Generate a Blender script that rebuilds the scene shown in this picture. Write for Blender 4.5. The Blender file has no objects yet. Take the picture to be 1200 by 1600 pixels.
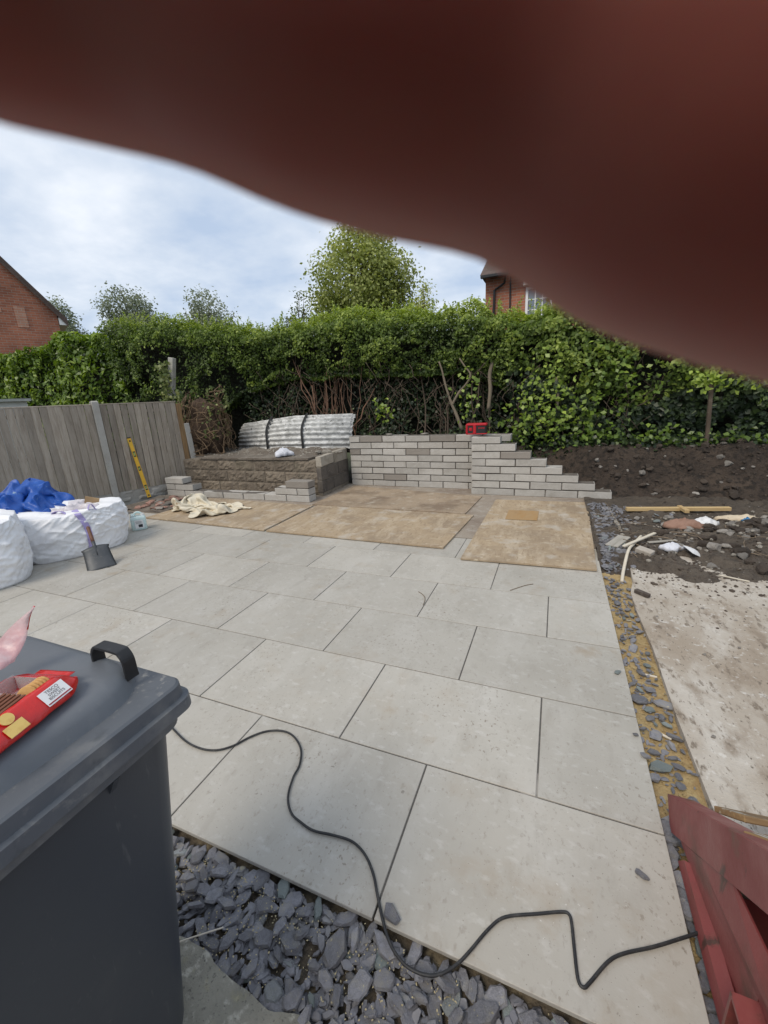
import bpy, bmesh, math, random
import numpy as np
from mathutils import Vector, Matrix, noise

random.seed(7)
rng = np.random.default_rng(7)
scene = bpy.context.scene
col = scene.collection

# ------------------------------------------------------------------ camera
F_PX = 638.19                       # focal length in pixels of a 1200 x 1600 picture
PITCH, YAW, ROLL = math.radians(15.442), math.radians(-23.019), math.radians(3.006)
CAM = np.array([1.678, -0.790, 1.583])

def _axes(p, y, r):
    cy, sy, cp, sp = math.cos(y), math.sin(y), math.cos(p), math.sin(p)
    f = np.array([sy*cp, cy*cp, -sp]); rt = np.array([cy, -sy, 0.0]); dn = np.cross(f, rt)
    return math.cos(r)*rt + math.sin(r)*dn, -math.sin(r)*rt + math.cos(r)*dn, f
C_R, C_D, C_F = _axes(PITCH, YAW, ROLL)
C_U = -C_D

cam_data = bpy.data.cameras.new('camera')
cam = bpy.data.objects.new('camera', cam_data); col.objects.link(cam)
cam.matrix_world = Matrix(((C_R[0], C_U[0], -C_F[0], CAM[0]), (C_R[1], C_U[1], -C_F[1], CAM[1]),
                           (C_R[2], C_U[2], -C_F[2], CAM[2]), (0, 0, 0, 1)))
cam_data.sensor_fit = 'HORIZONTAL'; cam_data.sensor_width = 36.0
cam_data.lens = 36.0*F_PX/1200.0
cam_data.clip_start = 0.0008; cam_data.clip_end = 1500
cam_data.dof.use_dof = True; cam_data.dof.focus_distance = 4.0
cam_data.dof.aperture_fstop = cam_data.lens/0.62      # a phone's 0.6 mm wide aperture
scene.camera = cam

# ------------------------------------------------------------------ sky, sun, exposure
SUN_EL, SUN_AZ = math.radians(52), math.radians(200)   # veiled sun, behind and to the left of the camera
world = bpy.data.worlds.new('World'); scene.world = world; world.use_nodes = True
wn, wl = world.node_tree.nodes, world.node_tree.links
wn.clear()
w_out = wn.new('ShaderNodeOutputWorld'); w_bg = wn.new('ShaderNodeBackground')
sky = wn.new('ShaderNodeTexSky'); sky.sky_type = 'NISHITA'; sky.sun_disc = False
sky.sun_elevation = SUN_EL; sky.sun_rotation = SUN_AZ; sky.dust_density = 2.0
tc = wn.new('ShaderNodeTexCoord'); sep = wn.new('ShaderNodeSeparateXYZ')
wl.new(tc.outputs['Generated'], sep.inputs[0])
def wmath(op, a, b):
    n = wn.new('ShaderNodeMath'); n.operation = op
    for i, v in enumerate((a, b)):
        if isinstance(v, (int, float)): n.inputs[i].default_value = v
        else: wl.new(v, n.inputs[i])
    return n.outputs[0]
zz = wmath('ADD', wmath('ABSOLUTE', sep.outputs[2], 0), 0.22)
comb = wn.new('ShaderNodeCombineXYZ')
wl.new(wmath('DIVIDE', sep.outputs[0], zz), comb.inputs[0]); wl.new(wmath('DIVIDE', sep.outputs[1], zz), comb.inputs[1])
n1 = wn.new('ShaderNodeTexNoise'); n1.inputs['Scale'].default_value = 1.6; n1.inputs['Detail'].default_value = 6; n1.inputs['Roughness'].default_value = 0.5
n1.inputs['Distortion'].default_value = 0.25
wl.new(comb.outputs[0], n1.inputs['Vector'])
n2 = wn.new('ShaderNodeTexNoise'); n2.inputs['Scale'].default_value = 3.4; n2.inputs['Detail'].default_value = 5; n2.inputs['Roughness'].default_value = 0.55
wl.new(comb.outputs[0], n2.inputs['Vector'])
cl = wmath('ADD', wmath('MULTIPLY', n1.outputs['Fac'], 0.62), wmath('MULTIPLY', n2.outputs['Fac'], 0.38))
ramp = wn.new('ShaderNodeValToRGB'); cr = ramp.color_ramp
cr.elements[0].position = 0.40; cr.elements[0].color = (3.9, 4.75, 6.1, 1)
cr.elements[1].position = 0.70; cr.elements[1].color = (7.9, 8.1, 8.4, 1)
e = cr.elements.new(0.50); e.color = (5.1, 5.75, 6.7, 1)
wl.new(cl, ramp.inputs[0])
w_mix = wn.new('ShaderNodeMixRGB'); w_mix.inputs[0].default_value = 0.88
wl.new(sky.outputs[0], w_mix.inputs[1]); wl.new(ramp.outputs[0], w_mix.inputs[2])
wl.new(w_mix.outputs[0], w_bg.inputs['Color']); w_bg.inputs['Strength'].default_value = 0.1
wl.new(w_bg.outputs[0], w_out.inputs['Surface'])

sun_d = bpy.data.lights.new('sun', 'SUN'); sun_d.energy = 1.5; sun_d.angle = math.radians(25); sun_d.color = (1, 0.9, 0.76)
sun = bpy.data.objects.new('sun', sun_d); col.objects.link(sun)
_sd = Vector((math.sin(SUN_AZ)*math.cos(SUN_EL), math.cos(SUN_AZ)*math.cos(SUN_EL), math.sin(SUN_EL)))
sun.rotation_euler = _sd.to_track_quat('Z', 'Y').to_euler(); sun.location = _sd*30

scene.view_settings.view_transform = 'Standard'; scene.view_settings.look = 'None'
scene.view_settings.exposure = 0.48; scene.view_settings.gamma = 1.0; scene.view_settings.use_curve_mapping = False

# ------------------------------------------------------------------ from the photograph to the place
def ray(px, py): return C_R*((px-600)/F_PX) + C_D*((py-800)/F_PX) + C_F
def G(px, py, z=0.0):
    d = ray(px, py); return CAM + d*((z-CAM[2])/d[2])
def atY(px, py, Y):
    d = ray(px, py); return CAM + d*((Y-CAM[1])/d[1])
def atX(px, py, X):
    d = ray(px, py); return CAM + d*((X-CAM[0])/d[0])
def camsp(x, y, z): return CAM + C_R*x + C_U*y + C_F*z

# ------------------------------------------------------------------ object helpers
class MB:
    def __init__(s): s.v = []; s.f = []
    def add(s, verts, faces):
        o = len(s.v); s.v += [tuple(p) for p in verts]; s.f += [tuple(i+o for i in f) for f in faces]
    def box(s, x0, x1, y0, y1, z0, z1, M=None):
        v = [(x, y, z) for z in (z0, z1) for y in (y0, y1) for x in (x0, x1)]
        if M is not None: v = [tuple(M @ Vector(p)) for p in v]
        s.add(v, [(0, 2, 3, 1), (4, 5, 7, 6), (0, 1, 5, 4), (2, 6, 7, 3), (0, 4, 6, 2), (1, 3, 7, 5)])
    def cbox(s, x0, x1, y0, y1, z0, z1, b=0.004, M=None):          # box with chamfered edges
        v = []; idx = {}
        def vid(p):
            if p not in idx: idx[p] = len(v); v.append(p)
            return idx[p]
        X = (x0, x1); Y = (y0, y1); Z = (z0, z1); sg = (1, -1); faces = []
        def P(i, j, k, ax):
            a = [X[i]+sg[i]*b, Y[j]+sg[j]*b, Z[k]+sg[k]*b]; a[ax] = (X[i], Y[j], Z[k])[ax]; return vid((i, j, k, ax) + tuple(a))
        for ax in range(3):
            o = [q for q in range(3) if q != ax]
            for s_ in (0, 1):
                ring = []
                for a, c in ((0, 0), (1, 0), (1, 1), (0, 1)):
                    t = [0, 0, 0]; t[ax] = s_; t[o[0]] = a; t[o[1]] = c; ring.append(P(*t, ax))
                faces.append(ring)
        for ax in range(3):                                         # edges
            o = [q for q in range(3) if q != ax]
            for a in (0, 1):
                for c in (0, 1):
                    t0 = [0, 0, 0]; t0[o[0]] = a; t0[o[1]] = c; t1 = list(t0); t1[ax] = 1
                    faces.append([P(*t0, o[0]), P(*t1, o[0]), P(*t1, o[1]), P(*t0, o[1])])
        for i in (0, 1):
            for j in (0, 1):
                for k in (0, 1): faces.append([P(i, j, k, 0), P(i, j, k, 1), P(i, j, k, 2)])
        v = [p[4:] for p in v]
        if M is not None: v = [tuple(M @ Vector(p)) for p in v]
        s.add(v, faces)
    def tube(s, pts, rad, n=6, caps=True):
        pts = [Vector(p) for p in pts]; m = len(pts)
        if isinstance(rad, (int, float)): rad = [rad]*m
        up = Vector((0, 0, 1)); prev = None; vs = []
        for i in range(m):
            t = (pts[min(i+1, m-1)] - pts[max(i-1, 0)])
            if t.length < 1e-9: t = Vector((0, 0, 1))
            t.normalize()
            if prev is None:
                a = t.cross(up)
                if a.length < 1e-3: a = t.cross(Vector((1, 0, 0)))
            else: a = prev - t*prev.dot(t)
            a.normalize(); prev = a; b = t.cross(a)
            for k in range(n):
                an = 2*math.pi*k/n; vs.append(pts[i] + (a*math.cos(an) + b*math.sin(an))*rad[i])
        fs = [(i*n+k, i*n+(k+1) % n, (i+1)*n+(k+1) % n, (i+1)*n+k) for i in range(m-1) for k in range(n)]
        if caps: fs += [tuple(reversed(range(n))), tuple((m-1)*n+k for k in range(n))]
        s.add(vs, fs)
    def loft(s, rings, close_bottom=True, close_top=True):
        n = len(rings[0]); vs = [p for r in rings for p in r]
        fs = [(i*n+k, i*n+(k+1) % n, (i+1)*n+(k+1) % n, (i+1)*n+k) for i in range(len(rings)-1) for k in range(n)]
        if close_bottom: fs.append(tuple(reversed(range(n))))
        if close_top: fs.append(tuple((len(rings)-1)*n+k for k in range(n)))
        s.add(vs, fs)
    def mesh(s, name):
        me = bpy.data.meshes.new(name); me.from_pydata(s.v, [], s.f); me.validate(); 
        bm = bmesh.new(); bm.from_mesh(me); bmesh.ops.recalc_face_normals(bm, faces=bm.faces); bm.to_mesh(me); bm.free()
        return me

def link(name, me, material=None, parent=None, smooth=False, loc=None, rot=None):
    o = bpy.data.objects.new(name, me); col.objects.link(o)
    if material is not None and me is not None and len(me.materials) == 0: me.materials.append(material)
    if smooth and me is not None: me.polygons.foreach_set('use_smooth', [True]*len(me.polygons)); me.update()
    if parent is not None: o.parent = parent
    if loc is not None: o.location = loc
    if rot is not None: o.rotation_euler = rot
    return o
def obj(name, mb, material, parent=None, smooth=False, loc=None, rot=None):
    return link(name, mb.mesh(name), material, parent, smooth, loc, rot)
def tag(o, label=None, cat=None, group=None, kind=None):
    if label: o['label'] = label
    if cat: o['category'] = cat
    if group: o['group'] = group
    if kind: o['kind'] = kind
    return o
def thing(name, label, cat, loc=(0, 0, 0), rz=0.0, group=None, rot=None):
    o = bpy.data.objects.new(name, None); col.objects.link(o); o.empty_display_size = 0.1
    o.location = tuple(loc); o.rotation_euler = rot if rot is not None else (0, 0, rz)
    return tag(o, label, cat, group)
def np_mesh(name, V, faces4, tint=None):
    """fast mesh of quads from numpy arrays"""
    me = bpy.data.meshes.new(name); nv, nf = len(V), len(faces4); k = faces4.shape[1]
    me.vertices.add(nv); me.vertices.foreach_set('co', V.astype(np.float32).ravel())
    me.loops.add(nf*k); me.loops.foreach_set('vertex_index', faces4.astype(np.int32).ravel())
    me.polygons.add(nf); me.polygons.foreach_set('loop_start', (np.arange(nf)*k).astype(np.int32))
    me.polygons.foreach_set('loop_total', np.full(nf, k, np.int32))
    if tint is not None:
        a = me.attributes.new('tint', 'FLOAT', 'FACE'); a.data.foreach_set('value', tint.astype(np.float32))
    me.update(calc_edges=True); return me
def fbm(x, y, z=0.0, oct=4, s=1.0):
    return noise.fractal((x*s, y*s, z*s), 1.0, 2.0, oct)
def rrect(hw, hd, r, z, n=5, cx=0, cy=0):
    """rounded rectangle ring, counter-clockwise"""
    out = []
    for qx, qy, a0 in ((1, 1, 0), (-1, 1, 90), (-1, -1, 180), (1, -1, 270)):
        for k in range(n+1):
            a = math.radians(a0 + 90*k/n)
            out.append((cx+qx*(hw-r)+r*math.cos(a), cy+qy*(hd-r)+r*math.sin(a), z))
    return out

# ------------------------------------------------------------------ materials
def mat(name, base, rough=0.7, layers=(), bump=(), rand=0.0, spec=0.4, coord='pos', metal=0.0, hue_rand=None, rlayers=(), sss=None, alpha=None, trans=0.0):
    """layers: (scale, colour, lo, hi, amount[, detail[, stretch xyz]]) mixed over the base by noise; bump: (scale, strength, distance)"""
    m = bpy.data.materials.new(name); m.use_nodes = True
    nt = m.node_tree; N, L = nt.nodes, nt.links; b = N['Principled BSDF']
    b.inputs['Roughness'].default_value = rough; b.inputs['Metallic'].default_value = metal
    b.inputs['Specular IOR Level'].default_value = spec
    if coord == 'pos': src = N.new('ShaderNodeNewGeometry').outputs['Position']
    else: src = N.new('ShaderNodeTexCoord').outputs['Object']
    if coord == 'objrand':
        oi = N.new('ShaderNodeObjectInfo'); ad = N.new('ShaderNodeVectorMath'); ad.operation = 'ADD'
        sc = N.new('ShaderNodeMath'); sc.operation = 'MULTIPLY'; sc.inputs[1].default_value = 37.0; L.new(oi.outputs['Random'], sc.inputs[0])
        L.new(src, ad.inputs[0]); L.new(sc.outputs[0], ad.inputs[1]); src = ad.outputs[0]
    def nz(scale, detail=5, stretch=None, rough_=0.6, dist=0.0):
        v = src
        if stretch:
            mp = N.new('ShaderNodeMapping'); mp.inputs['Scale'].default_value = stretch[:3]
            if len(stretch) > 3: mp.inputs['Rotation'].default_value = (0, 0, stretch[3])
            L.new(src, mp.inputs['Vector']); v = mp.outputs[0]
        n = N.new('ShaderNodeTexNoise'); n.inputs['Scale'].default_value = scale; n.inputs['Detail'].default_value = detail
        n.inputs['Roughness'].default_value = rough_; n.inputs['Distortion'].default_value = dist
        L.new(v, n.inputs['Vector']); return n.outputs['Fac']
    def rng_(s, lo, hi, amt):
        r = N.new('ShaderNodeMapRange'); r.inputs[1].default_value = lo; r.inputs[2].default_value = hi
        r.inputs[3].default_value = 0; r.inputs[4].default_value = amt; L.new(s, r.inputs[0]); return r.outputs[0]
    c = N.new('ShaderNodeRGB'); c.outputs[0].default_value = (*base, 1); cur = c.outputs[0]
    for ly in layers:
        scale, colr, lo, hi, amt = ly[:5]; det = ly[5] if len(ly) > 5 else 5; st = ly[6] if len(ly) > 6 else None
        f = rng_(nz(scale, det, st), lo, hi, amt)
        if len(ly) > 7:                                             # patchy: only where a coarser noise allows it
            mk = rng_(nz(ly[7][0], 4), ly[7][1], ly[7][2], 1); mu = N.new('ShaderNodeMath'); mu.operation = 'MULTIPLY'; L.new(f, mu.inputs[0]); L.new(mk, mu.inputs[1]); f = mu.outputs[0]
        mx = N.new('ShaderNodeMixRGB'); L.new(f, mx.inputs[0]); L.new(cur, mx.inputs[1]); mx.inputs[2].default_value = (*colr, 1); cur = mx.outputs[0]
    if rand or hue_rand:
        oi = N.new('ShaderNodeObjectInfo')
        if hue_rand:
            f = rng_(oi.outputs['Random'], hue_rand[1], hue_rand[2], hue_rand[3])
            mx = N.new('ShaderNodeMixRGB'); L.new(f, mx.inputs[0]); L.new(cur, mx.inputs[1]); mx.inputs[2].default_value = (*hue_rand[0], 1); cur = mx.outputs[0]
        if rand:
            w = N.new('ShaderNodeTexWhiteNoise'); w.noise_dimensions = '1D'; L.new(oi.outputs['Random'], w.inputs['W'])
            r = rng_(w.outputs['Value'], 0, 1, 2*rand); a = N.new('ShaderNodeMath'); a.operation = 'ADD'; a.inputs[1].default_value = 1-rand; L.new(r, a.inputs[0])
            hs = N.new('ShaderNodeHueSaturation'); L.new(cur, hs.inputs['Color']); L.new(a.outputs[0], hs.inputs['Value']); cur = hs.outputs[0]
    L.new(cur, b.inputs['Base Color'])
    if rlayers:
        scale, lo, hi, r0, r1 = rlayers
        r = N.new('ShaderNodeMapRange'); r.inputs[1].default_value = lo; r.inputs[2].default_value = hi; r.inputs[3].default_value = r0; r.inputs[4].default_value = r1
        L.new(nz(scale), r.inputs[0]); L.new(r.outputs[0], b.inputs['Roughness'])
    nrm = None
    for bp in bump:
        scale, stg, dist = bp[:3]; st = bp[3] if len(bp) > 3 else None
        bn = N.new('ShaderNodeBump'); bn.inputs['Strength'].default_value = stg; bn.inputs['Distance'].default_value = dist
        L.new(nz(scale, 6, st), bn.inputs['Height'])
        if nrm is not None: L.new(nrm, bn.inputs['Normal'])
        nrm = bn.outputs[0]
    if nrm is not None: L.new(nrm, b.inputs['Normal'])
    if sss:
        b.inputs['Subsurface Weight'].default_value = sss[0]; b.inputs['Subsurface Radius'].default_value = sss[1]; b.inputs['Subsurface Scale'].default_value = sss[2]
    if alpha is not None: b.inputs['Alpha'].default_value = alpha
    if trans: b.inputs['Transmission Weight'].default_value = trans
    return m

def leaf_mat(name, dark, mid, light, gloss=0.35, transl=0.35, rough=0.5):
    m = bpy.data.materials.new(name); m.use_nodes = True; N, L = m.node_tree.nodes, m.node_tree.links
    b = N['Principled BSDF']; out = N['Material Output']
    at = N.new('ShaderNodeAttribute'); at.attribute_name = 'tint'
    r = N.new('ShaderNodeValToRGB'); r.color_ramp.elements[0].color = (*dark, 1); r.color_ramp.elements[1].color = (*light, 1)
    e = r.color_ramp.elements.new(0.5); e.color = (*mid, 1); L.new(at.outputs['Fac'], r.inputs[0])
    L.new(r.outputs[0], b.inputs['Base Color']); b.inputs['Roughness'].default_value = rough; b.inputs['Specular IOR Level'].default_value = gloss
    t = N.new('ShaderNodeBsdfTranslucent'); g = N.new('ShaderNodeHueSaturation'); g.inputs['Saturation'].default_value = 1.15; g.inputs['Value'].default_value = 1.3
    L.new(r.outputs[0], g.inputs['Color']); L.new(g.outputs[0], t.inputs['Color'])
    mx = N.new('ShaderNodeMixShader'); mx.inputs[0].default_value = transl
    L.new(b.outputs[0], mx.inputs[1]); L.new(t.outputs[0], mx.inputs[2]); L.new(mx.outputs[0], out.inputs['Surface'])
    return m

M = {}
# ================================================================== SETTING: ground, patio, beds
M['earth'] = mat('earth', (0.085, 0.068, 0.052), 0.95, [(1.2, (0.13, 0.105, 0.08), .45, .7, .8), (14, (0.04, 0.032, 0.026), .5, .7, .8), (60, (0.19, 0.165, 0.135), .62, .72, .7)], [(9, 1, .05), (45, 1, .02)])
M['soil'] = mat('soil', (0.044, 0.032, 0.024), 0.95, [(2.0, (0.08, 0.058, 0.042), .45, .66, .9), (14, (0.018, 0.014, 0.011), .47, .62, .9), (70, (0.15, 0.125, 0.1), .66, .74, .6)], [(9, 1, .07), (40, 1, .025)])
M['grassland'] = mat('grassland', (0.06, 0.075, 0.03), 0.95, [(.4, (0.09, 0.08, 0.04), .4, .6, .7)], [(20, .6, .02)])
M['slab'] = mat('slab', (0.415, 0.390, 0.342), 0.62,
    [(1.1, (0.345, 0.322, 0.278), .42, .66, .8), (3.2, (0.465, 0.442, 0.398), .5, .70, .7, 6, (1, .45, 1, .4)),
     (11, (0.33, 0.305, 0.262), .54, .70, .6, 7, (1, .4, 1, .5)), (38, (0.28, 0.25, 0.21), .59, .70, .6, 5, (1, .7, 1, .45)),
     (26, (0.49, 0.47, 0.43), .56, .68, .6, 5, (.6, 1, 1, .8)),
     (6, (0.31, 0.245, 0.17), .52, .70, .6, 8, None, (.9, .47, .62)), (55, (0.17, 0.135, 0.10), .60, .66, .7, 3, (1, .8, 1, .5), (1.6, .47, .62)),
     (140, (0.13, 0.115, 0.1), .69, .73, .8, 2), (80, (0.70, 0.69, 0.66), .70, .73, .8, 2, None, (3, .5, .65)), (14, (0.20, 0.175, 0.15), .715, .74, .75, 3)],
    [(40, .15, .004), (160, .12, .002)], rand=0.07, rlayers=(6, .35, .7, .5, .75))
M['grout'] = mat('grout', (0.12, 0.112, 0.10), 0.95, [(40, (0.09, 0.085, 0.08), .45, .6, .8), (5, (0.36, 0.34, 0.31), .55, .68, .8)], [(120, .6, .004)])
M['sand'] = mat('sand', (0.37, 0.27, 0.13), 0.95, [(7, (0.28, 0.18, 0.08), .45, .68, .8), (24, (0.5, 0.40, 0.21), .5, .7, .7), (120, (0.17, 0.11, 0.06), .6, .7, .7)], [(22, 1, .02), (110, .9, .006)])
M['pale_sand'] = mat('pale_sand', (0.42, 0.36, 0.22), 0.95, [(60, (0.3, 0.24, 0.13), .45, .65, .7)])
M['bed_soil'] = mat('bed_soil', (0.12, 0.098, 0.072), 0.95, [(10, (0.3, 0.25, 0.16), .52, .7, .85), (35, (0.05, 0.043, 0.035), .5, .7, .8)], [(30, 1, .02)])
M['path_concrete'] = mat('path_concrete', (0.26, 0.245, 0.2), 0.9, [(5, (0.17, 0.16, 0.13), .45, .65, .8), (38, (0.42, 0.40, 0.34), .56, .68, .8), (90, (0.08, 0.075, 0.065), .58, .68, .8), (16, (0.3, 0.27, 0.15), .6, .7, .5)], [(45, .8, .008), (140, .7, .004)])
M['yard_concrete'] = mat('yard_concrete', (0.43, 0.385, 0.325), 0.9,
    [(.8, (0.30, 0.245, 0.185), .44, .62, .85), (3, (0.53, 0.495, 0.44), .52, .68, .8, 6, (1, .5, 1, .5)), (9, (0.24, 0.19, 0.14), .53, .68, .8, 7, (1, .5, 1, .5)), (30, (0.17, 0.135, 0.10), .57, .66, .85, 5, (1, .4, 1, .6)), (24, (0.60, 0.575, 0.53), .60, .70, .75, 5),
     (70, (0.10, 0.08, 0.06), .64, .69, .85, 3, (1, .5, 1, .4)), (110, (0.66, 0.63, 0.58), .66, .72, .7)],
    [(25, .6, .01), (110, .6, .005)])

# the ground: one sheet out to the horizon, well below the worked surfaces
g = MB(); n = 24; R0 = 400.0
g.add([(-R0, -R0, -.12), (R0, -R0, -.12), (R0, R0, -.12), (-R0, R0, -.12)], [(0, 1, 2, 3)])
tag(obj('ground', g, M['grassland']), kind='structure')

def heightfield(name, x0, x1, y0, y1, dx, fn, material, skirt=0.3, smooth=True):
    nx = int(round((x1-x0)/dx))+1; ny = int(round((y1-y0)/dx))+1
    xs = np.linspace(x0, x1, nx); ys = np.linspace(y0, y1, ny); V = []
    for y in ys:
        for x in xs: V.append((x, y, fn(float(x), float(y))))
    V = np.array(V); F = []
    for j in range(ny-1):
        for i in range(nx-1): F.append((j*nx+i, j*nx+i+1, (j+1)*nx+i+1, (j+1)*nx+i))
    me = np_mesh(name, V, np.array(F))
    return tag(link(name, me, material, smooth=smooth), kind='structure')

def sstep(a, b, t):
    t = min(1, max(0, (t-a)/(b-a))); return t*t*(3-2*t)

# churned earth right of the patio and behind the board area
def yard_h(x, y):
    lump = 0.05*fbm(x, y, 3, 5, 1.6) + 0.035*abs(fbm(x, y, 9, 4, 6)) + .02*fbm(x, y, 2, 3, 14)
    edge = sstep(2.85, 3.75, y + .55*fbm(x, y, 1, 4, 1.3) + .12*fbm(x, y, 6, 3, 6))
    heap = 0.16*math.exp(-((x-4.0)/1.1)**2-((y-4.25)/.55)**2) + .10*math.exp(-((x-5.4)/.9)**2-((y-4.0)/.6)**2)
    return -0.035 + edge*(0.05+lump+heap) + (1-edge)*-.03
heightfield('earth', 2.14, 9.0, 2.4, 6.2, 0.035, yard_h, M['earth'])

# bank of dug soil that climbs to the hedge
def bank_h(x, y):
    y0 = 5.98 + .10*fbm(x, 0, 5, 3, .9) + .05*math.sin(x*1.3)
    if x < 2.5: y0 += (2.5-x)*.28
    t = sstep(y0-.1, y0+.85, y)
    return -0.05 + t*(0.66+.02*x*0) + t*(0.09*fbm(x, y, 3, 5, 2.2) + .07*abs(fbm(x, y, 8, 4, 7)) + .045*fbm(x, y, 4, 3, 17)) + .03*sstep(y0-.4, y0, y)*abs(fbm(x, y, 8, 3, 9))
heightfield('soil_bank', 0.9, 9.0, 5.7, 8.6, 0.04, bank_h, M['soil'])
# levelled soil behind the new wall and under the hedge
def back_h(x, y): return 0.62 + .08*fbm(x, y, 2, 4, 1.5) + .03*fbm(x, y, 7, 3, 7)
heightfield('terrace_soil', -7.5, 1.2, 6.45, 8.8, 0.07, back_h, M['soil'])

# ---- patio: bedding with grout, slabs laid on it as separate pieces
EDGE_X, W_S, D_S = 2.1285, 0.905, 0.605
pb = MB(); pb.box(-5.3, EDGE_X-.02, 0.055, 6.2, -0.118, -0.0045)
patio = tag(obj('patio', pb, M['grout']), kind='structure')
offs = [.324, -.120, -.568, -1.0137, -1.4667, -1.906]
slab_cache = {}
def slab_mesh(w):
    k = round(w, 3)
    if k not in slab_cache:
        m_ = MB(); m_.cbox(0, w, 0, D_S-.0072, -.018, 0, .0018); slab_cache[k] = m_.mesh('slab'); slab_cache[k].materials.append(M['slab'])
    return slab_cache[k]
for r in range(6):
    u = offs[r]
    while u > -5.1: u -= W_S
    xs = []
    while u < EDGE_X: xs.append(u); u += W_S
    for a in xs:
        x0 = max(a+.0036, -5.25); x1 = min(a+W_S-.0036, EDGE_X)
        if x1-x0 < .12: continue
        if r == 5 and x1 < -4.3: continue
        link('slab', slab_mesh(x1-x0), parent=patio, loc=(x0, r*D_S+.0036, random.uniform(0, .0012)), rot=(random.uniform(-.0006, .0006), random.uniform(-.0006, .0006), 0))

# concrete the boards lie on
M['base_concrete'] = mat('base_concrete', (0.30, 0.255, 0.205), 0.9, [(1.3, (0.2, 0.155, 0.12), .45, .65, .85), (8, (0.38, 0.345, 0.3), .5, .7, .7), (45, (0.12, 0.1, 0.08), .58, .7, .7)], [(25, .6, .01), (90, .5, .004)])
bb = MB(); bb.box(-5.25, 2.13, 3.64, 6.35, -.1, 0.003); tag(obj('concrete_base', bb, M['base_concrete']), kind='structure')

# concrete path at the house and concrete yard at the right
pp = MB(); pth = [( -6, -.27), (.2, -.262), (.68, -.255), (.80, -.245), (.95, -.262), (1.05, -.285), (1.14, -.262), (1.3, -.30), (1.6, -.36), (2.2, -.38), (6, -.4)]
pv = [(float(x), float(np.interp(x, [q_[0] for q_ in pth], [q_[1] for q_ in pth]))+.022*fbm(float(x), 0, 3, 4, 5), -.016) for x in list(np.linspace(-6, .2, 12))+list(np.linspace(.25, 2.2, 110))+[6]]; k = len(pv)
pp.add(pv + [(6, -4.5, -.016), (-6, -4.5, -.016)] + [(x, y, -.11) for x, y, z in pv], [tuple(range(k+2))] + [(i, i+1, k+2+i+1, k+2+i) for i in range(k-1)])
tag(obj('concrete_path', pp, M['path_concrete']), kind='structure')
yc = MB(); ye = [(2.335, -.4), (2.33, .5), (2.325, .84), (2.315, 1.3), (2.322, 1.9), (2.305, 2.4), (2.31, 2.7), (2.36, 2.95), (2.42, 3.9)]
yv = [(x, y, -.012) for x, y in ye]; k = len(yv)
yc.add(yv + [(9, 3.9, -.012), (9, -.4, -.012)] + [(x, y, -.11) for x, y, z in yv], [tuple(range(k+2))] + [(i, i+1, k+2+i+1, k+2+i) for i in range(k-1)])
tag(obj('concrete_yard', yc, M['yard_concrete']), kind='structure')

# ---- slate beds
M['slate'] = mat('slate', (0.185, 0.183, 0.198), 0.55, [(6, (0.12, 0.12, 0.132), .42, .62, .8), (26, (0.27, 0.27, 0.29), .55, .72, .7, 5, (1, 1, 3)), (5, (0.42, 0.37, 0.22), .66, .70, .8), (3, (0.30, 0.28, 0.24), .50, .70, .55, 7), (90, (0.27, 0.27, 0.285), .66, .72, .6)],
    [(18, .7, .006, (1, 1, 3.5)), (90, .4, .002)], rand=.28, coord='objrand', hue_rand=((0.19, 0.225, 0.21), .90, .94, .75))
def chip_mesh(seed):
    r = random.Random(seed); bm = bmesh.new(); n = r.randint(6, 8); L = 1.0; w = r.uniform(.42, .8); th = r.uniform(.12, .24)
    a0 = r.random()*6.28; ang = sorted(a0 + 6.283*(i+r.uniform(-.36, .36))/n for i in range(n))
    ring = [(0.5*L*math.cos(a)*r.uniform(.78, 1.05), .5*w*math.sin(a)*r.uniform(.78, 1.05)) for a in ang]
    tilt = r.uniform(-.14, .14); tl2 = r.uniform(-.14, .14)
    for sgn, sc in ((-1, .86), (0, 1.0), (1, r.uniform(.74, .9))):
        for x, y in ring:
            z = sgn*th*.5 + (tilt*x+tl2*y if sgn > 0 else 0) + r.uniform(-.02, .02)
            bm.verts.new((x*sc+r.uniform(-.02, .02), y*sc+r.uniform(-.02, .02), z))
    bm.verts.ensure_lookup_table(); V = bm.verts
    for l in range(2):
        for i in range(n): bm.faces.new((V[l*n+i], V[l*n+(i+1) % n], V[(l+1)*n+(i+1) % n], V[(l+1)*n+i]))
    bm.faces.new([V[2*n+i] for i in range(n)]); bm.faces.new([V[i] for i in reversed(range(n))])
    bmesh.ops.recalc_face_normals(bm, faces=bm.faces)
    me = bpy.data.meshes.new('slate_chip'); bm.to_mesh(me); bm.free(); me.materials.append(M['slate']); return me
chips = [chip_mesh(i) for i in range(26)]
def chip(parent, x, y, z, size, tilt=.25, name='slate_chip'):
    o = link(name, random.choice(chips), parent=parent, loc=(x, y, z), rot=(random.gauss(0, tilt), random.gauss(0, tilt), random.uniform(0, 6.283)))
    o.scale = (size, size*random.uniform(.8, 1.1), size*random.uniform(.75, 1.15)); return o
def bed_h(x, y): return -.060 + .012*fbm(x, y, 2, 3, 9)
bed = heightfield('slate_bed', -.9, 2.14, -.40, .05, .03, bed_h, M['bed_soil']); bed.name = 'slate_bed'
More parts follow.
